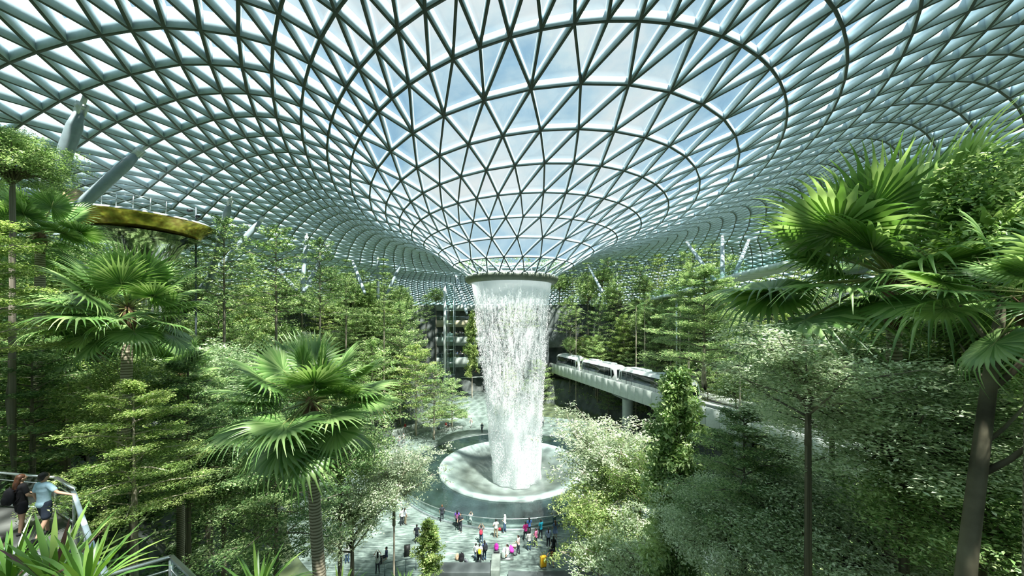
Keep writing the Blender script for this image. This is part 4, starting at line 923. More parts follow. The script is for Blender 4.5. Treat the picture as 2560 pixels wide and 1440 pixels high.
# ---------------------------------------------------------------- people
def remeshed(mb, voxel, name, k=2):
    """one closed skin over all the solids collected"""
    o = mb.build(name, None); m = o.modifiers.new('r', 'REMESH'); m.mode = 'VOXEL'; m.voxel_size = voxel; m.use_smooth_shade = True
    s = o.modifiers.new('s', 'SMOOTH'); s.iterations = k; s.factor = .5
    dg = bpy.context.evaluated_depsgraph_get(); dg.update(); me = bpy.data.meshes.new_from_object(o.evaluated_get(dg)); old = o.data; bpy.data.objects.remove(o); bpy.data.meshes.remove(old); me.name = name
    me.polygons.foreach_set('use_smooth', np.ones(len(me.polygons), dtype=bool)); me.materials.clear(); me.materials.append(None); return me
def ell(mb, c, r, k=12):
    prof = [(max(1e-4, math.sin(PI * i / 8)), -math.cos(PI * i / 8)) for i in range(9)]
    V = [(c[0] + p * r[0] * math.cos(2 * PI * j / k), c[1] + p * r[1] * math.sin(2 * PI * j / k), c[2] + z * r[2]) for p, z in prof for j in range(k)]
    Fc = [(i * k + j, i * k + (j + 1) % k, (i + 1) * k + (j + 1) % k, (i + 1) * k + j) for i in range(8) for j in range(k)]
    n = len(V); V += [(c[0], c[1], c[2] - r[2]), (c[0], c[1], c[2] + r[2])]
    Fc += [(n, (j + 1) % k, j) for j in range(k)] + [(n + 1, 8 * k + j, 8 * k + (j + 1) % k) for j in range(k)]
    mb.add(V, Fc)
def limb(mb, pts, r, g=0.0):
    mb.tube(pts, [x + g for x in r], 10)
    for p, x in zip(pts, r): ell(mb, p, (x + g,) * 3, 10)
POSES = {
 'stand': dict(el=[(-.25, -.02, 1.14), (.25, -.02, 1.14)], wr=[(-.25, .06, .90), (.25, .06, .90)], kn=[(-.10, .02, .50), (.10, .02, .50)], an=[(-.11, 0, .08), (.11, 0, .08)]),
 'relax': dict(el=[(-.27, -.05, 1.15), (.26, .02, 1.14)], wr=[(-.10, .16, 1.10), (.20, .20, 1.02)], kn=[(-.12, .05, .50), (.09, -.01, .50)], an=[(-.16, .10, .08), (.10, -.06, .08)]),
 'arms_up': dict(el=[(-.28, .16, 1.38), (.28, .16, 1.38)], wr=[(-.11, .26, 1.62), (.11, .26, 1.62)], kn=[(-.10, .02, .50), (.10, .02, .50)], an=[(-.12, 0, .08), (.12, 0, .08)]),
 'walk': dict(el=[(-.25, -.12, 1.16), (.24, .10, 1.15)], wr=[(-.24, -.08, .93), (.23, .28, .98)], kn=[(-.09, .16, .52), (.09, -.04, .49)], an=[(-.09, .20, .09), (.09, -.30, .16)]),
 'pull': dict(el=[(-.33, -.10, 1.16), (.25, .04, 1.14)], wr=[(-.46, -.20, .94), (.25, .16, .93)], kn=[(-.09, .12, .51), (.09, -.04, .50)], an=[(-.09, .16, .09), (.09, -.24, .14)]),
 'reach': dict(el=[(-.26, -.03, 1.14), (.40, .02, 1.20)], wr=[(-.27, .05, .90), (.62, .14, 1.10)], kn=[(-.11, .10, .51), (.11, -.02, .50)], an=[(-.12, .14, .09), (.12, -.20, .10)]),
 'sit': dict(el=[(-.24, .05, .80), (.24, .05, .80)], wr=[(-.14, .26, .68), (.14, .26, .68)], kn=[(-.12, .44, .50), (.12, .44, .50)], an=[(-.12, .42, .08), (.12, .42, .08)], drop=.45)}
BODY = {}
def body_parts(pose, sleeve, legs, hair, vox):
    key = (pose, sleeve, legs, hair, vox)
    if key in BODY: return BODY[key]
    P_ = POSES[pose]; dz = -P_.get('drop', 0.0); mb = MB()
    def Z(p): return (p[0], p[1], p[2] + dz)
    def torso(mb, g):
        for (z, rx, ry, y) in ((.90, .155, .115, -.01), (1.00, .14, .10, 0), (1.12, .14, .10, .0), (1.25, .16, .11, -.005), (1.36, .165, .10, -.01)):
            ell(mb, (0, y, z + dz), (rx + g, ry + g, .10 + g), 14)
        mb.add(*loft([(.88, .15, .11), (1.0, .135, .095), (1.12, .135, .095), (1.25, .16, .105), (1.38, .165, .095), (1.44, .10, .07)], g, dz))
    def loft(S, g, dz):
        k = 16; V = [((rx + g) * math.cos(2 * PI * j / k), (ry + g) * math.sin(2 * PI * j / k), z + dz) for z, rx, ry in S for j in range(k)]
        Fc = [(i * k + j, i * k + (j + 1) % k, (i + 1) * k + (j + 1) % k, (i + 1) * k + j) for i in range(len(S) - 1) for j in range(k)] + [tuple(reversed(range(k)))] + [tuple(range((len(S) - 1) * k, len(S) * k))]
        # end caps as triangles fans
        n = len(V); V += [(0, 0, S[0][0] + dz), (0, 0, S[-1][0] + dz)]; Fc = Fc[:-2] + [(n, (j + 1) % k, j) for j in range(k)] + [(n + 1, (len(S) - 1) * k + j, (len(S) - 1) * k + (j + 1) % k) for j in range(k)]
        return V, Fc
    sh = [Z((-.175, -.01, 1.385)), Z((.175, -.01, 1.385))]; hp = [Z((-.085, 0, .90)), Z((.085, 0, .90))]
    torso(mb, 0); limb(mb, [Z((0, -.01, 1.38)), Z((0, .0, 1.50))], [.06, .05])
    ell(mb, Z((0, .015, 1.60)), (.075, .092, .115), 16); ell(mb, Z((0, .045, 1.555)), (.055, .055, .06), 12); ell(mb, Z((0, .112, 1.592)), (.013, .018, .024), 8)
    for s in (-1, 1): ell(mb, Z((s * .078, .0, 1.595)), (.012, .022, .032), 8)
    for i, s in enumerate((-1, 1)):
        el, wr = Z(P_['el'][i]), Z(P_['wr'][i]); kn, an = P_['kn'][i], P_['an'][i]
        limb(mb, [sh[i], tuple((Vector(sh[i]) + Vector(el)) / 2), el], [.052, .046, .038]); limb(mb, [el, tuple(Vector(el).lerp(Vector(wr), .35)), wr], [.038, .037, .026])
        d = (Vector(wr) - Vector(el)).normalized(); f = Vector((0, 1, -.15)); f = (f - d * f.dot(d)).normalized() if abs(f.dot(d)) < .95 else Vector((1, 0, 0)); side = d.cross(f)
        W = Vector(wr); palm = W + d * .05; limb(mb, [tuple(W), tuple(W + d * .035 + f * .012), tuple(W + d * .075 + f * .015)], [.024, .027, .024]); limb(mb, [tuple(W + d * .02 - f * .01), tuple(W + d * .075 - f * .018)], [.02, .021])
        for q, (o_, l_) in enumerate(((.033, .062), (.012, .072), (-.010, .068), (-.031, .052))):
            b = W + d * .085 + f * o_; m_ = b + d * l_ * .5 + side * (-s) * .008; t_ = b + d * l_ * .9 + side * (-s) * .030; mb.tube([b, m_, t_], [.0095, .0088, .0072], 6)
        tb = W + d * .03 + f * .026; mb.tube([tb, tb + f * .026 + d * .022, tb + f * .034 + d * .055], [.0125, .011, .0085], 6)
        limb(mb, [hp[i], tuple((Vector(hp[i]) + Vector(kn)) / 2), kn], [.088, .075, .054]); limb(mb, [kn, tuple(Vector(kn).lerp(Vector(an), .3)), an], [.054, .052, .034])
        limb(mb, [(an[0], an[1], an[2] - .02), (an[0] + s * .02, an[1] + .13, an[2] - .045)], [.036, .028])
    R = {'body': remeshed(mb, vox, 'body')}
    # shirt with sleeves
    mb = MB(); torso(mb, .016)
    for i in range(2):
        el, wr = Vector(Z(P_['el'][i])), Vector(Z(P_['wr'][i])); a = Vector(sh[i])
        if sleeve == 'short': limb(mb, [tuple(a), tuple(a.lerp(el, .62))], [.064, .062])
        elif sleeve == 'long': limb(mb, [tuple(a), tuple(el), tuple(el.lerp(wr, .88))], [.064, .055, .043])
        else: limb(mb, [tuple(a), tuple(a.lerp(el, .12))], [.058, .056])
    R['shirt'] = remeshed(mb, vox * 1.15, 'shirt', 3)
    mb = MB(); g = .013
    if legs in ('long', 'shorts', 'knee'):
        ell(mb, (0, 0, .93 + dz), (.165, .125, .10), 14)
        for i in range(2):
            kn, an = Vector(P_['kn'][i]), Vector(P_['an'][i]); h0 = Vector(hp[i])
            if legs == 'long': limb(mb, [tuple(h0), tuple(h0.lerp(kn, .5)), tuple(kn), tuple(kn.lerp(an, .9))], [.098, .088, .068, .052])
            elif legs == 'knee': limb(mb, [tuple(h0), tuple(h0.lerp(kn, .82))], [.102, .094])
            else: limb(mb, [tuple(h0), tuple(h0.lerp(kn, .55))], [.102, .098])
        R['trousers' if legs == 'long' else 'shorts'] = remeshed(mb, vox * 1.15, 'trousers' if legs == 'long' else 'shorts', 3)
    else:
        zl = .55 if legs == 'dress' else .30; k = 18; S = [(1.02 + dz, .15, .115), (.90 + dz, .185, .15), (zl + .12 + max(dz, -.2), .24, .20), (zl + max(dz, -.2), .26, .22)]
        V = [(rx * math.cos(2 * PI * j / k) * (1 + .04 * math.sin(j * 3)), ry * math.sin(2 * PI * j / k), z) for z, rx, ry in S for j in range(k)] + [(0, 0, S[0][0]), (0, 0, S[-1][0])]; n = 4 * k
        Fc = [(i * k + j, i * k + (j + 1) % k, (i + 1) * k + (j + 1) % k, (i + 1) * k + j) for i in range(3) for j in range(k)] + [(n, j, (j + 1) % k) for j in range(k)] + [(n + 1, 3 * k + (j + 1) % k, 3 * k + j) for j in range(k)]
        mb.add(V, Fc)
        if pose == 'sit': ell(mb, (0, .22, .52), (.22, .28, .12), 14)
        R['skirt'] = remeshed(mb, vox * 1.3, 'skirt', 2)
    mb = MB(); ell(mb, Z((0, -.012, 1.635)), (.088, .098, .098), 16)
    if hair == 'long': ell(mb, Z((0, -.075, 1.53)), (.085, .05, .15), 14); ell(mb, Z((0, -.11, 1.40)), (.085, .045, .16), 14)
    if hair == 'pony': ell(mb, Z((0, -.10, 1.57)), (.035, .04, .13), 10)
    if hair == 'scarf': ell(mb, Z((0, -.01, 1.58)), (.10, .105, .15), 16); ell(mb, Z((0, -.02, 1.43)), (.15, .11, .08), 14)
    if hair == 'short': ell(mb, Z((0, -.055, 1.585)), (.078, .055, .075), 14)
    R['headscarf' if hair == 'scarf' else 'cap' if hair == 'cap' else 'hair'] = remeshed(mb, vox, 'hair', 2)
    for i, s in enumerate((-1, 1)):
        mb = MB(); an = P_['an'][i]; limb(mb, [(an[0], an[1] - .03, max(.045, an[2] - .03)), (an[0] + s * .02, an[1] + .14, max(.035, an[2] - .045))], [.047, .038])
        R['shoe' + ' ' * i] = remeshed(mb, vox * 1.2, 'shoe', 1)
    BODY[key] = R; return R
def cloth(c, n=[0]): return pbr('cloth_%02x%02x%02x' % tuple(int(255 * v) for v in c), c, .85, .2, var=.06, scale=9)
SKIN = pbr('skin', (.50, .31, .21), .55, .4, var=.03); SKIN2 = pbr('skin_tan', (.30, .17, .10), .55, .4, var=.03)
HAIRM = pbr('dark_hair', (.012, .010, .009), .45, .5, var=.2, scale=30); HAIRB = pbr('brown_hair', (.12, .06, .03), .5, .4, var=.3, scale=30)
def person(loc, rz, h, label, top, bottom, pose='stand', sleeve='short', legs='long', hair='short', hairm=None, shoes=(.05, .05, .05), skin=None, vox=.016, group=None):
    e = empty('person', loc, rz, label, 'person', group); k = h / 1.715
    for nm, me in body_parts(pose, sleeve, legs, hair, vox).items():
        nm = nm.strip(); o = link(nm, me, e); o.scale = (k, k, k)
        m = {'body': skin or SKIN, 'shirt': cloth(top), 'trousers': cloth(bottom), 'shorts': cloth(bottom), 'skirt': cloth(bottom), 'hair': hairm or HAIRM, 'headscarf': hairm or cloth((.8, .82, .8)), 'cap': hairm or cloth((.6, .03, .04)), 'shoe': cloth(shoes)}[nm]
        o.material_slots[0].link = 'OBJECT'; o.material_slots[0].material = m
    return e
def pack_mesh(nm, col, big=1.0):
    mb = MB(); ell(mb, (0, 0, .22), (.16, .09, .24), 14); ell(mb, (0, -.07, .14), (.12, .06, .12), 12)
    for s in (-1, 1): mb.tube([(s * .09, .06, .40), (s * .11, .16, .36), (s * .11, .14, .15), (s * .10, .05, .04)], [.018] * 4, 6)
    mb.tube([(-.03, .02, .46), (0, .02, .50), (.03, .02, .46)], [.012] * 3, 6)
    return remeshed(mb, .018, nm, 2)
PACK = pack_mesh('bag', 0)
def backpack(loc, rz, col, label, s=1.0, lean=0.0):
    o = link('backpack', PACK); o.location = loc; o.rotation_euler = (lean, 0, rz); o.scale = (s, s, s); o.material_slots[0].link = 'OBJECT'; o.material_slots[0].material = cloth(col); return tag(o, label, 'backpack')
def worn(p, rz, col, label, h=1.7, dist=.20, s=.95):
    z = p.z + .93 * h / 1.715; return backpack((p.x + math.sin(rz) * dist, p.y - math.cos(rz) * dist, z), rz, col, label, s)
def suitcase(loc, rz, col, label, s=1.0, tall=.66, handle=.35):
    e = empty('suitcase', loc, rz, label, 'suitcase'); m = pbr('case_%02x%02x%02x' % tuple(int(255 * v) for v in col), col, .35, .5, var=.03)
    mb = MB(); mb.box((0, 0, .08 + tall * s / 2), (.44 * s, .26 * s, tall * s)); bevel(mb.build('shell', m, e), .05, 3)
    mb = MB()
    for q in (-.16, -.08, 0, .08, .16): mb.box((q * s, 0, .08 + tall * s / 2), (.012, .268 * s, tall * s * .9))
    mb.box((0, 0, .08 + tall * s * .55), (.06, .275 * s, .05)); mb.build('trim', M_black, e)
    for sx in (-1, 1):
        for sy in (-1, 1): mb = MB(); mb.tube([(sx * .16 * s - .015, sy * .09 * s, .04), (sx * .16 * s + .015, sy * .09 * s, .04)], [.04, .04], 12); mb.build('wheel', M_black, e)
    if handle:
        mb = MB(); z = .08 + tall * s; mb.tube([(-.1, .08, z), (-.1, .08, z + handle), (.1, .08, z + handle), (.1, .08, z)], [.012] * 4, 6); mb.build('handle', M_chrome, e)
    return e
W_ = (.62, .64, .62); DK = (.03, .035, .045); JN = (.06, .11, .19); KH = (.36, .30, .20)
def P(px, py, rz, h, label, top, bottom, **kw): return person(onfloor(px, py), rz, h, label, top, bottom, **kw)
def folk(L_):
    for a in L_: P(*a[:7], **(a[7] if len(a) > 7 else {}))
PI2 = PI / 2
folk([(1105, 1304, .3, 1.68, 'person all in black standing at the left of the pool balustrade', DK, DK, dict(hairm=HAIRB)),
 (1143, 1318, .1, 1.66, 'person in a purple top at the balustrade beside one in dark clothes', (.16, .08, .42), DK, dict(hair='long')),
 (1151, 1328, 2.8, 1.72, 'person in dark clothes holding a bag next to the purple top', (.05, .055, .07), DK, dict(pose='relax')),
 (1176, 1314, -.3, 1.25, 'child in a white dress raising both arms at the balustrade', W_, W_, dict(pose='arms_up', legs='dress', hair='pony', shoes=(.6, .35, .4))),
 (1240, 1343, .2, 1.68, 'person in a white shirt and beige trousers standing near the middle of the balustrade', W_, KH, dict(pose='relax', shoes=(.2, .1, .06))),
 (1262, 1331, 1.2, 1.70, 'person in a white headscarf and jeans leaning on the balustrade', W_, JN, dict(pose='relax', hair='scarf', sleeve='long')),
 (1203, 1358, 0, 1.62, 'person with both arms up taking a picture, red backpack and jeans', (.08, .07, .07), JN, dict(pose='arms_up', skin=SKIN2)),
 (1314, 1350, .4, 1.68, 'person in a magenta top and black trousers right of the headscarf', (.45, .03, .20), DK, dict(pose='relax', sleeve='long')),
 (1323, 1338, .3, 1.66, 'person with long hair and a blue top behind the magenta top', (.05, .12, .30), DK, dict(hair='long')),
 (1323, 1376, .2, 1.72, 'person seen from behind in a loose white shirt and jeans', W_, JN, dict(sleeve='long')),
 (1340, 1366, 1.0, 1.62, 'person in a pink patterned tunic beside the loose white shirt', (.55, .16, .28), (.04, .05, .07), dict(pose='relax', sleeve='long')),
 (1352, 1346, .6, 1.74, 'person in a bright teal shirt and black trousers', (.02, .30, .42), DK, dict(pose='relax', skin=SKIN2)),
 (1386, 1312, 0, 1.66, 'person with a red head covering and white top at the right of the balustrade', W_, JN, dict(hair='cap')),
 (1388, 1346, .3, 1.66, 'person in a blue patterned dress with loose brown hair', (.14, .20, .34), (.14, .20, .34), dict(legs='dress', hair='long', hairm=HAIRB)),
 (1371, 1366, .1, 1.66, 'person with very long dark hair and a denim jacket', (.16, .22, .32), DK, dict(hair='long', sleeve='long')),
 (1384, 1388, -.2, 1.62, 'person in black with long hair behind the one with the yellow suitcase', DK, DK, dict(hair='long')),
 (1379, 1416, .15, 1.68, 'person in black top and pale shorts pulling the yellow suitcase', DK, (.40, .36, .28), dict(pose='pull', legs='shorts')),
 (1296, 1386, PI2 - .4, 1.66, 'person in a pale pink shirt carrying a beige bag', (.58, .44, .42), DK, dict(pose='relax')),
 (1268, 1397, 1.4, 1.66, 'person dressed in white sitting on the luggage trolley', W_, W_, dict(pose='sit', hair='pony')),
 (1199, 1410, .1, 1.70, 'person in a white tee wearing a lime green backpack', W_, DK, {}),
 (1211, 1401, .5, 1.68, 'person in a navy top with a large black backpack beside the lime one', (.04, .06, .12), JN, dict(hair='long')),
 (1190, 1400, -.2, 1.40, 'smaller person in white left of the lime green backpack', (.55, .60, .62), JN, {}),
 (1005, 1313, .8, 1.72, 'person in a white shirt and dark trousers left of the pool, standing close to another', W_, DK, {}),
 (1013, 1311, -.8, 1.66, 'person in pale top just behind the white shirt left of the pool', (.50, .56, .62), KH, dict(hair='long')),
 (1042, 1358, .2, 1.68, 'person in black half hidden by the small yellow-green plaza tree', DK, DK, {}),
 (966, 1404, 2.0, 1.66, 'person in navy sitting at the bottom left edge of the plaza', (.05, .06, .12), DK, dict(pose='sit')),
 (944, 1432, .4, 1.66, 'person in a white tee raising both arms at the bottom left of the plaza', W_, (.10, .10, .14), dict(pose='arms_up', hair='long')),
 (868, 1408, .4, 1.66, 'person in a white top under the trees left of the plaza', W_, JN, dict(hair='long')),
 (1178, 1068, 2.5, 1.68, 'person in a pale top walking on the far side of the pool', (.50, .42, .40), W_, dict(pose='walk')),
 (1205, 1081, 2.9, 1.70, 'person in dark clothes at the far rim of the pool by the waterfall', (.05, .08, .09), DK, dict(pose='walk')),
 (984, 1116, 2.6, 1.68, 'person in white on the far left of the pool, left of three', W_, DK, {}),
 (998, 1117, 3.0, 1.66, 'person in grey and white, middle of three left of the pool', (.35, .36, .38), W_, dict(pose='relax')),
 (1009, 1108, 2.2, 1.68, 'person in white on the far left of the pool, right of three', W_, (.2, .2, .22), dict(pose='walk')),
 (1357, 1065, 3.0, 1.68, 'person in grey seen just right of the foot of the waterfall', (.30, .34, .36), DK, {}),
 (1393, 1067, 2.8, 1.66, 'person in pale clothes right of the waterfall on the far side', (.5, .54, .54), (.3, .32, .34), {}),
 (1616, 1170, .5, 1.68, 'person in a pink top seen through the trees at the right of the plaza', (.60, .16, .20), JN, {})])
# luggage
suitcase(onfloor(1358, 1418), .35, (.85, .50, .02), 'bright yellow hard suitcase pulled along the plaza', 1.15, .72, .32)
p = onfloor(1203, 1358); worn(p, 0, (.50, .04, .07), 'red backpack on the person taking a picture', 1.62)
p = onfloor(1199, 1410); worn(p, .1, (.42, .48, .02), 'lime green backpack worn over a white tee', 1.7)
p = onfloor(1211, 1401); worn(p, .5, (.02, .025, .03), 'large black backpack beside the lime green one', 1.68, .24, 1.25)
p = onfloor(1379, 1416); worn(p, .15, (.22, .10, .04), 'brown leather backpack above the yellow suitcase', 1.68)
p = onfloor(1143, 1318); worn(p, .1, (.30, .10, .20), 'small plum backpack on the purple top', 1.66)
backpack(onfloor(1154, 1403), .2, (.015, .015, .018), 'black backpack standing on the plaza floor', 1.5)
backpack(onfloor(1143, 1400), .9, (.50, .36, .24), 'beige bag standing left of the black backpack', 1.2)
backpack(onfloor(1167, 1408), -.5, (.12, .13, .15), 'grey bag lying right of the black backpack', 1.15, .5)
e = suitcase(onfloor(1241, 1398), .1, (.03, .035, .04), 'black wheeled case with a magenta bag on top', 1.1, .62, 0)
p = onfloor(1241, 1398); backpack((p.x, p.y, .75), 0, (.42, .03, .32), 'magenta bag on top of the black wheeled case', 1.25)
p = onfloor(1260, 1397); e = suitcase((p.x, p.y, .12), 1.3, (.46, .54, .50), 'pale green case lying on the luggage trolley', 1.1, .5, 0)
tr = empty('luggage_trolley', (p.x + .25, p.y + .1, 0), 0, 'steel luggage trolley under the pale green case', 'trolley')
mb = MB(); mb.box((0, 0, .10), (1.1, .7, .04)); mb.build('platform', M_chrome, tr); mb = MB(); mb.tube([(-.4, .33, .1), (-.45, .38, 1.0), (.45, .38, 1.0), (.4, .33, .1)], [.02] * 4, 8); mb.build('push_bar', M_chrome, tr)
for s in (-.45, 0, .45): mb = MB(); mb.tube([(s - .02, -.25, .05), (s + .02, -.25, .05)], [.05, .05], 10); mb.build('wheel', M_black, tr)
p = onfloor(1281, 1393); backpack((p.x, p.y, .35), .8, (.40, .04, .30), 'magenta and white bag leaning beyond the seated person', 1.3, -.4)
p = onfloor(1287, 1388); backpack((p.x, p.y, .0), .3, (.14, .16, .16), 'dark grey bag on the floor beside the pink shirt', 1.2)
p = onfloor(1292, 1386); mb = MB(); mb.box((0, 0, .15), (.34, .12, .30), 0, 1.1); mb.tube([(-.08, 0, .3), (-.05, 0, .46), (.05, 0, .46), (.08, 0, .3)], [.01] * 4, 6); b = mb.build('shoulder_bag', cloth((.52, .44, .32))); b.location = (p.x - .22, p.y - .1, .62); tag(b, 'beige shoulder bag held by the person in the pink shirt', 'bag')
p = onfloor(1240, 1343); mb = MB(); mb.box((0, 0, .12), (.24, .10, .24), 0, .9); mb.tube([(-.06, 0, .24), (0, 0, .42), (.06, 0, .24)], [.01] * 3, 6); b = mb.build('handbag', cloth((.50, .03, .04))); b.location = (p.x + .34, p.y, .62); tag(b, 'small red handbag beside the beige trousers', 'bag')
# pushchair and seated people behind the pool
p = onfloor(1096, 1080); pc = empty('pushchair', p, .4, 'grey pushchair parked behind the pool on the left', 'pushchair')
mb = MB(); ell(mb, (0, .1, .72), (.32, .34, .30), 14); pc_h = link('hood', remeshed(mb, .04, 'hood'), pc); pc_h.material_slots[0].link = 'OBJECT'; pc_h.material_slots[0].material = cloth((.14, .16, .18))
mb = MB(); mb.bar((-.25, -.4, .1), (-.25, .4, .95), .04, .04); mb.bar((.25, -.4, .1), (.25, .4, .95), .04, .04); mb.bar((-.25, .4, .1), (-.25, -.1, .6), .04, .04); mb.bar((.25, .4, .1), (.25, -.1, .6), .04, .04); mb.bar((-.25, .4, .95), (.25, .4, .95), .04, .04); mb.box((0, 0, .42), (.46, .5, .05)); mb.build('chassis', M_chrome, pc)
for sx in (-.27, .27):
    for sy in (-.4, .4): mb = MB(); mb.tube([(sx - .02, sy, .12), (sx + .02, sy, .12)], [.12, .12], 12); mb.build('wheel', M_black, pc)
person(onfloor(1013, 1074, .42) + Vector((0, 0, 0)), 2.6, 1.65, 'person in a red top sitting on the curved stone bench', (.42, .05, .06), (.5, .4, .36), pose='sit')
person(onfloor(1115, 1070, .0), 2.9, 1.62, 'person in red and white sitting beside the pushchair', (.50, .12, .10), W_, pose='sit')
person(onfloor(1123, 1069, .0), 2.6, 1.66, 'person in a pale grey top sitting at the right of the red one', (.5, .54, .58), DK, pose='sit')
# curved benches
for i, (r0, r1, z, a0, a1, lb) in enumerate([(19.2, 20.0, .45, 118, 134, 'curved stone bench behind the pool, nearest the waterfall'), (21.6, 22.6, .45, 132, 158, 'curved stone bench left of the pool, lowest tier'), (23.8, 24.9, .9, 128, 156, 'long curved stone seat at the foot of the left woods')]):
    mb = MB(); mb.lathe([(r0, -.02), (r0, z), (r1, z), (r1, -.02)], (AX, AY, 0), 24, math.radians(a0), math.radians(a1)); tag(mb.build('stone_bench', pbr('bench_stone', (.22, .26, .23), .6, var=.1)), lb, 'bench')
# dark stone steps in front of the plaza
for i, (x, y, w__, d_, h_, lb) in enumerate([(-4.2, 28.3, 5.6, 1.2, .5, 'dark stone wall at the bottom edge of the plaza, left part'), (-1.3, 28.6, .7, 2.0, .75, 'pale upright stone block at the bottom of the plaza'), (3.0, 27.6, 6.6, 1.0, .35, 'dark stone step at the bottom edge of the plaza, right part')]):
    mb = MB(); mb.box((0, 0, h_ / 2), (w__, d_, h_)); o = bevel(mb.build('stone_block', pbr('bench_stone', (.22, .26, .23)) if i == 1 else M_dark), .03); o.location = (x, y, 0); tag(o, lb, 'stone block')
# handrail at the lower left of the plaza
e = empty('steel_railing', (0, 0, 0), 0, 'thin steel railing on the plaza left of the small yellow-green tree', 'railing')
a, b = onfloor(962, 1440), onfloor(1040, 1425); mb = MB(); mb.bar(a + Vector((0, 0, 1.0)), b + Vector((0, 0, 1.0)), .05, .05); mb.bar(a + Vector((0, 0, .55)), b + Vector((0, 0, .55)), .03, .03); mb.build('rail', M_col, e)
for t in np.linspace(0, 1, 4): q = a.lerp(b, t); mb = MB(); mb.box((q.x, q.y, .5), (.05, .05, 1.0)); mb.build('post', M_col, e)
# planting beds edges with dark speaker boxes
q = onfloor(1018, 1390); mb = MB(); mb.box((0, 0, .45), (.5, .25, .9)); o = mb.build('information_stand', M_black); o.location = q; o.rotation_euler = (0, 0, .3); tag(o, 'small black board standing on the plaza left of the little tree', 'sign')
# crowds on the balconies: tiny far figures
rng = np.random.RandomState(9); cols = [W_, (.4, .42, .45), DK, (.3, .08, .08), (.12, .18, .3), (.5, .4, .3)]
for z, y_, cnt, wh, x0, x1 in ((15.3, BY - 1.0, 16, 'middle', -21.5, -10.5), (9.6, BY - 1.3, 12, 'lowest', -19.0, -8.5)):
    for k in range(cnt):
        x = x0 + (x1 - x0) * (k + .5 * rng.rand()) / cnt; m = 2.0 - .4 * (1 if z > 10 else 0); yy = BY - m * math.sin(PI * (x - bx0) / (bx1 - bx0)) + .6 + .5 * rng.rand(); c1 = cols[rng.randint(6)]
        person((x, yy, z), PI + .4 * rng.randn(), 1.6 + .15 * rng.rand(), 'distant visitor behind the glass railing of the %s far balcony' % wh, c1, DK, pose='stand', group='visitors on the %s far balcony' % wh)
# ---------------------------------------------------------------- the walkway at the lower left, with the couple
M_path = pbr('path_stone', (.16, .17, .16), .7, .3, var=.15, scale=2)
mb = MB(); mb.add([(-18.5, 3.5, 14.1), (-9.2, 6.0, 14.1), (-7.0, 6.2, 14.1), (-12.4, 10.2, 14.1), (-14.0, 11.2, 14.1), (-20, 12.2, 14.1), (-18.5, 3.5, 12), (-9.2, 6.0, 12), (-7.0, 6.2, 12), (-12.4, 10.2, 12), (-14.0, 11.2, 12), (-20, 12.2, 12)], [(0, 1, 2), (0, 2, 3), (0, 3, 4), (0, 4, 5), (0, 6, 7, 1), (1, 7, 8, 2), (2, 8, 9, 3), (3, 9, 10, 4), (4, 10, 11, 5)])
tag(mb.build('floor_walkway', M_path), kind='structure')
def glassrail(pts, z, h, label, M_top, wd=.09, post=1.4):
    e = empty('glass_railing', (pts[0][0], pts[0][1], z), 0, label, 'railing'); o = Vector(e.location); g = MB(); t = MB(); b = MB()
    for p, q in zip(pts, pts[1:]):
        p, q = Vector((*p, z)) - o, Vector((*q, z)) - o; u = Vector((0, 0, 1))
        g.add([tuple(p + u * .12), tuple(q + u * .12), tuple(q + u * (h - .04)), tuple(p + u * (h - .04))], [(0, 1, 2, 3)]); t.bar(p + u * h, q + u * h, wd, .045); b.bar(p + u * .1, q + u * .1, .05, .06); b.bar(p + u * h * .80, q + u * h * .80, .025, .025)
        n = max(1, int((q - p).length / post))
        for k in range(n + 1): r = p.lerp(q, k / n); m = MB(); m.bar(r, r + u * h, .035, .06, (q - p).normalized()); m.build('post', M_chrome, e)
    g.build('glass_panel', M_rail, e); t.build('handrail', M_top, e); b.build('rail', M_chrome, e); return e
M_hr = pbr('pale_blue_rail', (.48, .60, .68), .3, .5, .3, var=.03)
glassrail([(-12.35, 10.1), (-10.0, 8.4), (-8.6, 7.4)], 14.1, 1.08, 'glass railing with a pale blue top rail under the hand of the man', M_hr)
glassrail([(-8.2, 7.15), (-6.6, 6.0)], 14.1, 1.08, 'short glass railing section lower down behind the purple-leaved plant', M_hr)
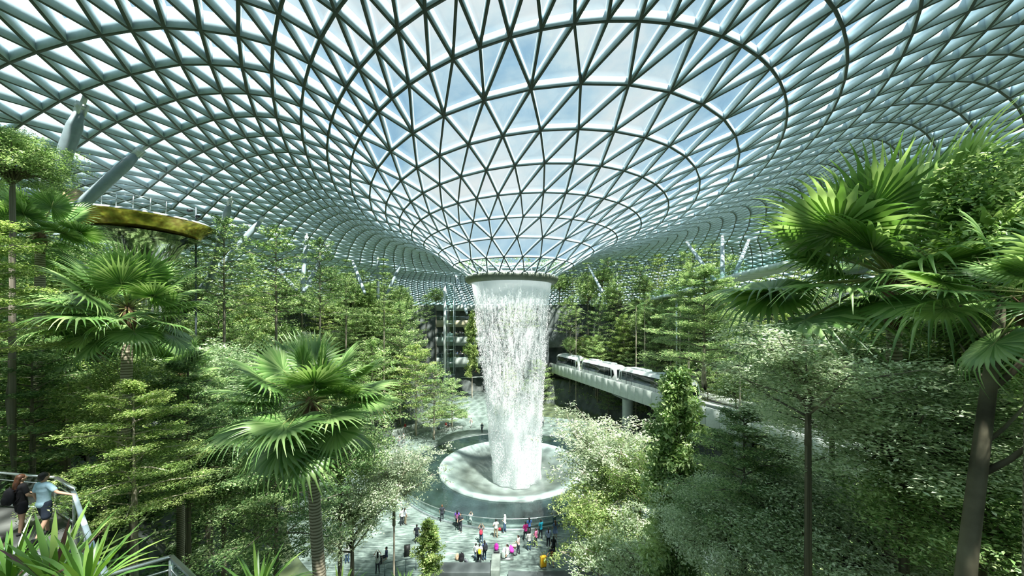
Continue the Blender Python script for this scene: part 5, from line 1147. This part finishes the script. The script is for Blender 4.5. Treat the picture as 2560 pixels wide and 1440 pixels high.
glassrail([(-20, 11.9), (-14.0, 11.0), (-12.5, 10.25)], 14.1, 1.08, 'steel railing behind the couple at the left edge', M_chrome)
glassrail([(-8.5, 3.9), (-5.72, 6.02), (-2.4, 4.0)], 14.95, 1.08, 'corner of a glass enclosure at the bottom left of the view', M_chrome, .06)
person((-12.72, 9.75, 14.1), -.12, 1.76, 'person in a light blue tee and dark denim shorts reaching for the railing', (.42, .62, .72), (.03, .04, .06), pose='reach', legs='knee', vox=.011)
person((-13.55, 9.9, 14.1), -.25, 1.64, 'person in black with long hair and a black backpack, left of the light blue tee', (.02, .02, .022), (.02, .02, .025), pose='relax', legs='shorts', hair='long', hairm=pbr('dark_auburn_hair', (.07, .03, .015), .5, .4, var=.4, scale=12), vox=.011)
p = Vector((-13.55, 9.9, 14.1)); worn(p, -.25, (.012, .014, .016), 'black backpack on the long-haired person in black', 1.64, .21, 1.0)
person((-10.05, 7.05, 14.1), .3, 1.66, 'dark-haired person in a white tee at the bottom left corner', (.60, .68, .70), DK, vox=.011)
person((-9.35, 7.0, 14.1), -.3, 1.60, 'dark-haired person in a striped white top behind the strap-leaved plant', (.62, .62, .66), (.10, .12, .3), vox=.011, hair='pony')
# bed with strap-leaved plants close by, below the viewpoint
mb = MB(); mb.box((-2.6, 3.1, 15.9), (8.4, 1.5, 1.6)); tag(mb.build('trim_planter', M_dark), kind='structure')
strap_plant(at(20, 1470, 4.4), 1.0, 'strap-leaved plant in the bottom left corner', 3)
strap_plant(at(130, 1475, 4.2), 1.05, 'strap-leaved plant with purple young leaves at the bottom left', 4, sub=L_purple, n=40, w_=.06)
strap_plant(at(215, 1480, 4.0), .9, 'broad-leaved clump right of the purple-leaved plant', 6, n=36, w_=.06)
strap_plant(at(645, 1500, 5.2), .95, 'bright green strap-leaved clump below the tall palm trunk, left of it', 7, n=40)
strap_plant(at(850, 1500, 5.6), .62, 'small strap-leaved clump at the bottom, right of the tall palm trunk', 8, n=30)
strap_plant(at(1010, 1490, 5.8), .55, 'small strap-leaved tuft at the bottom below the silvery tree', 9, n=30)
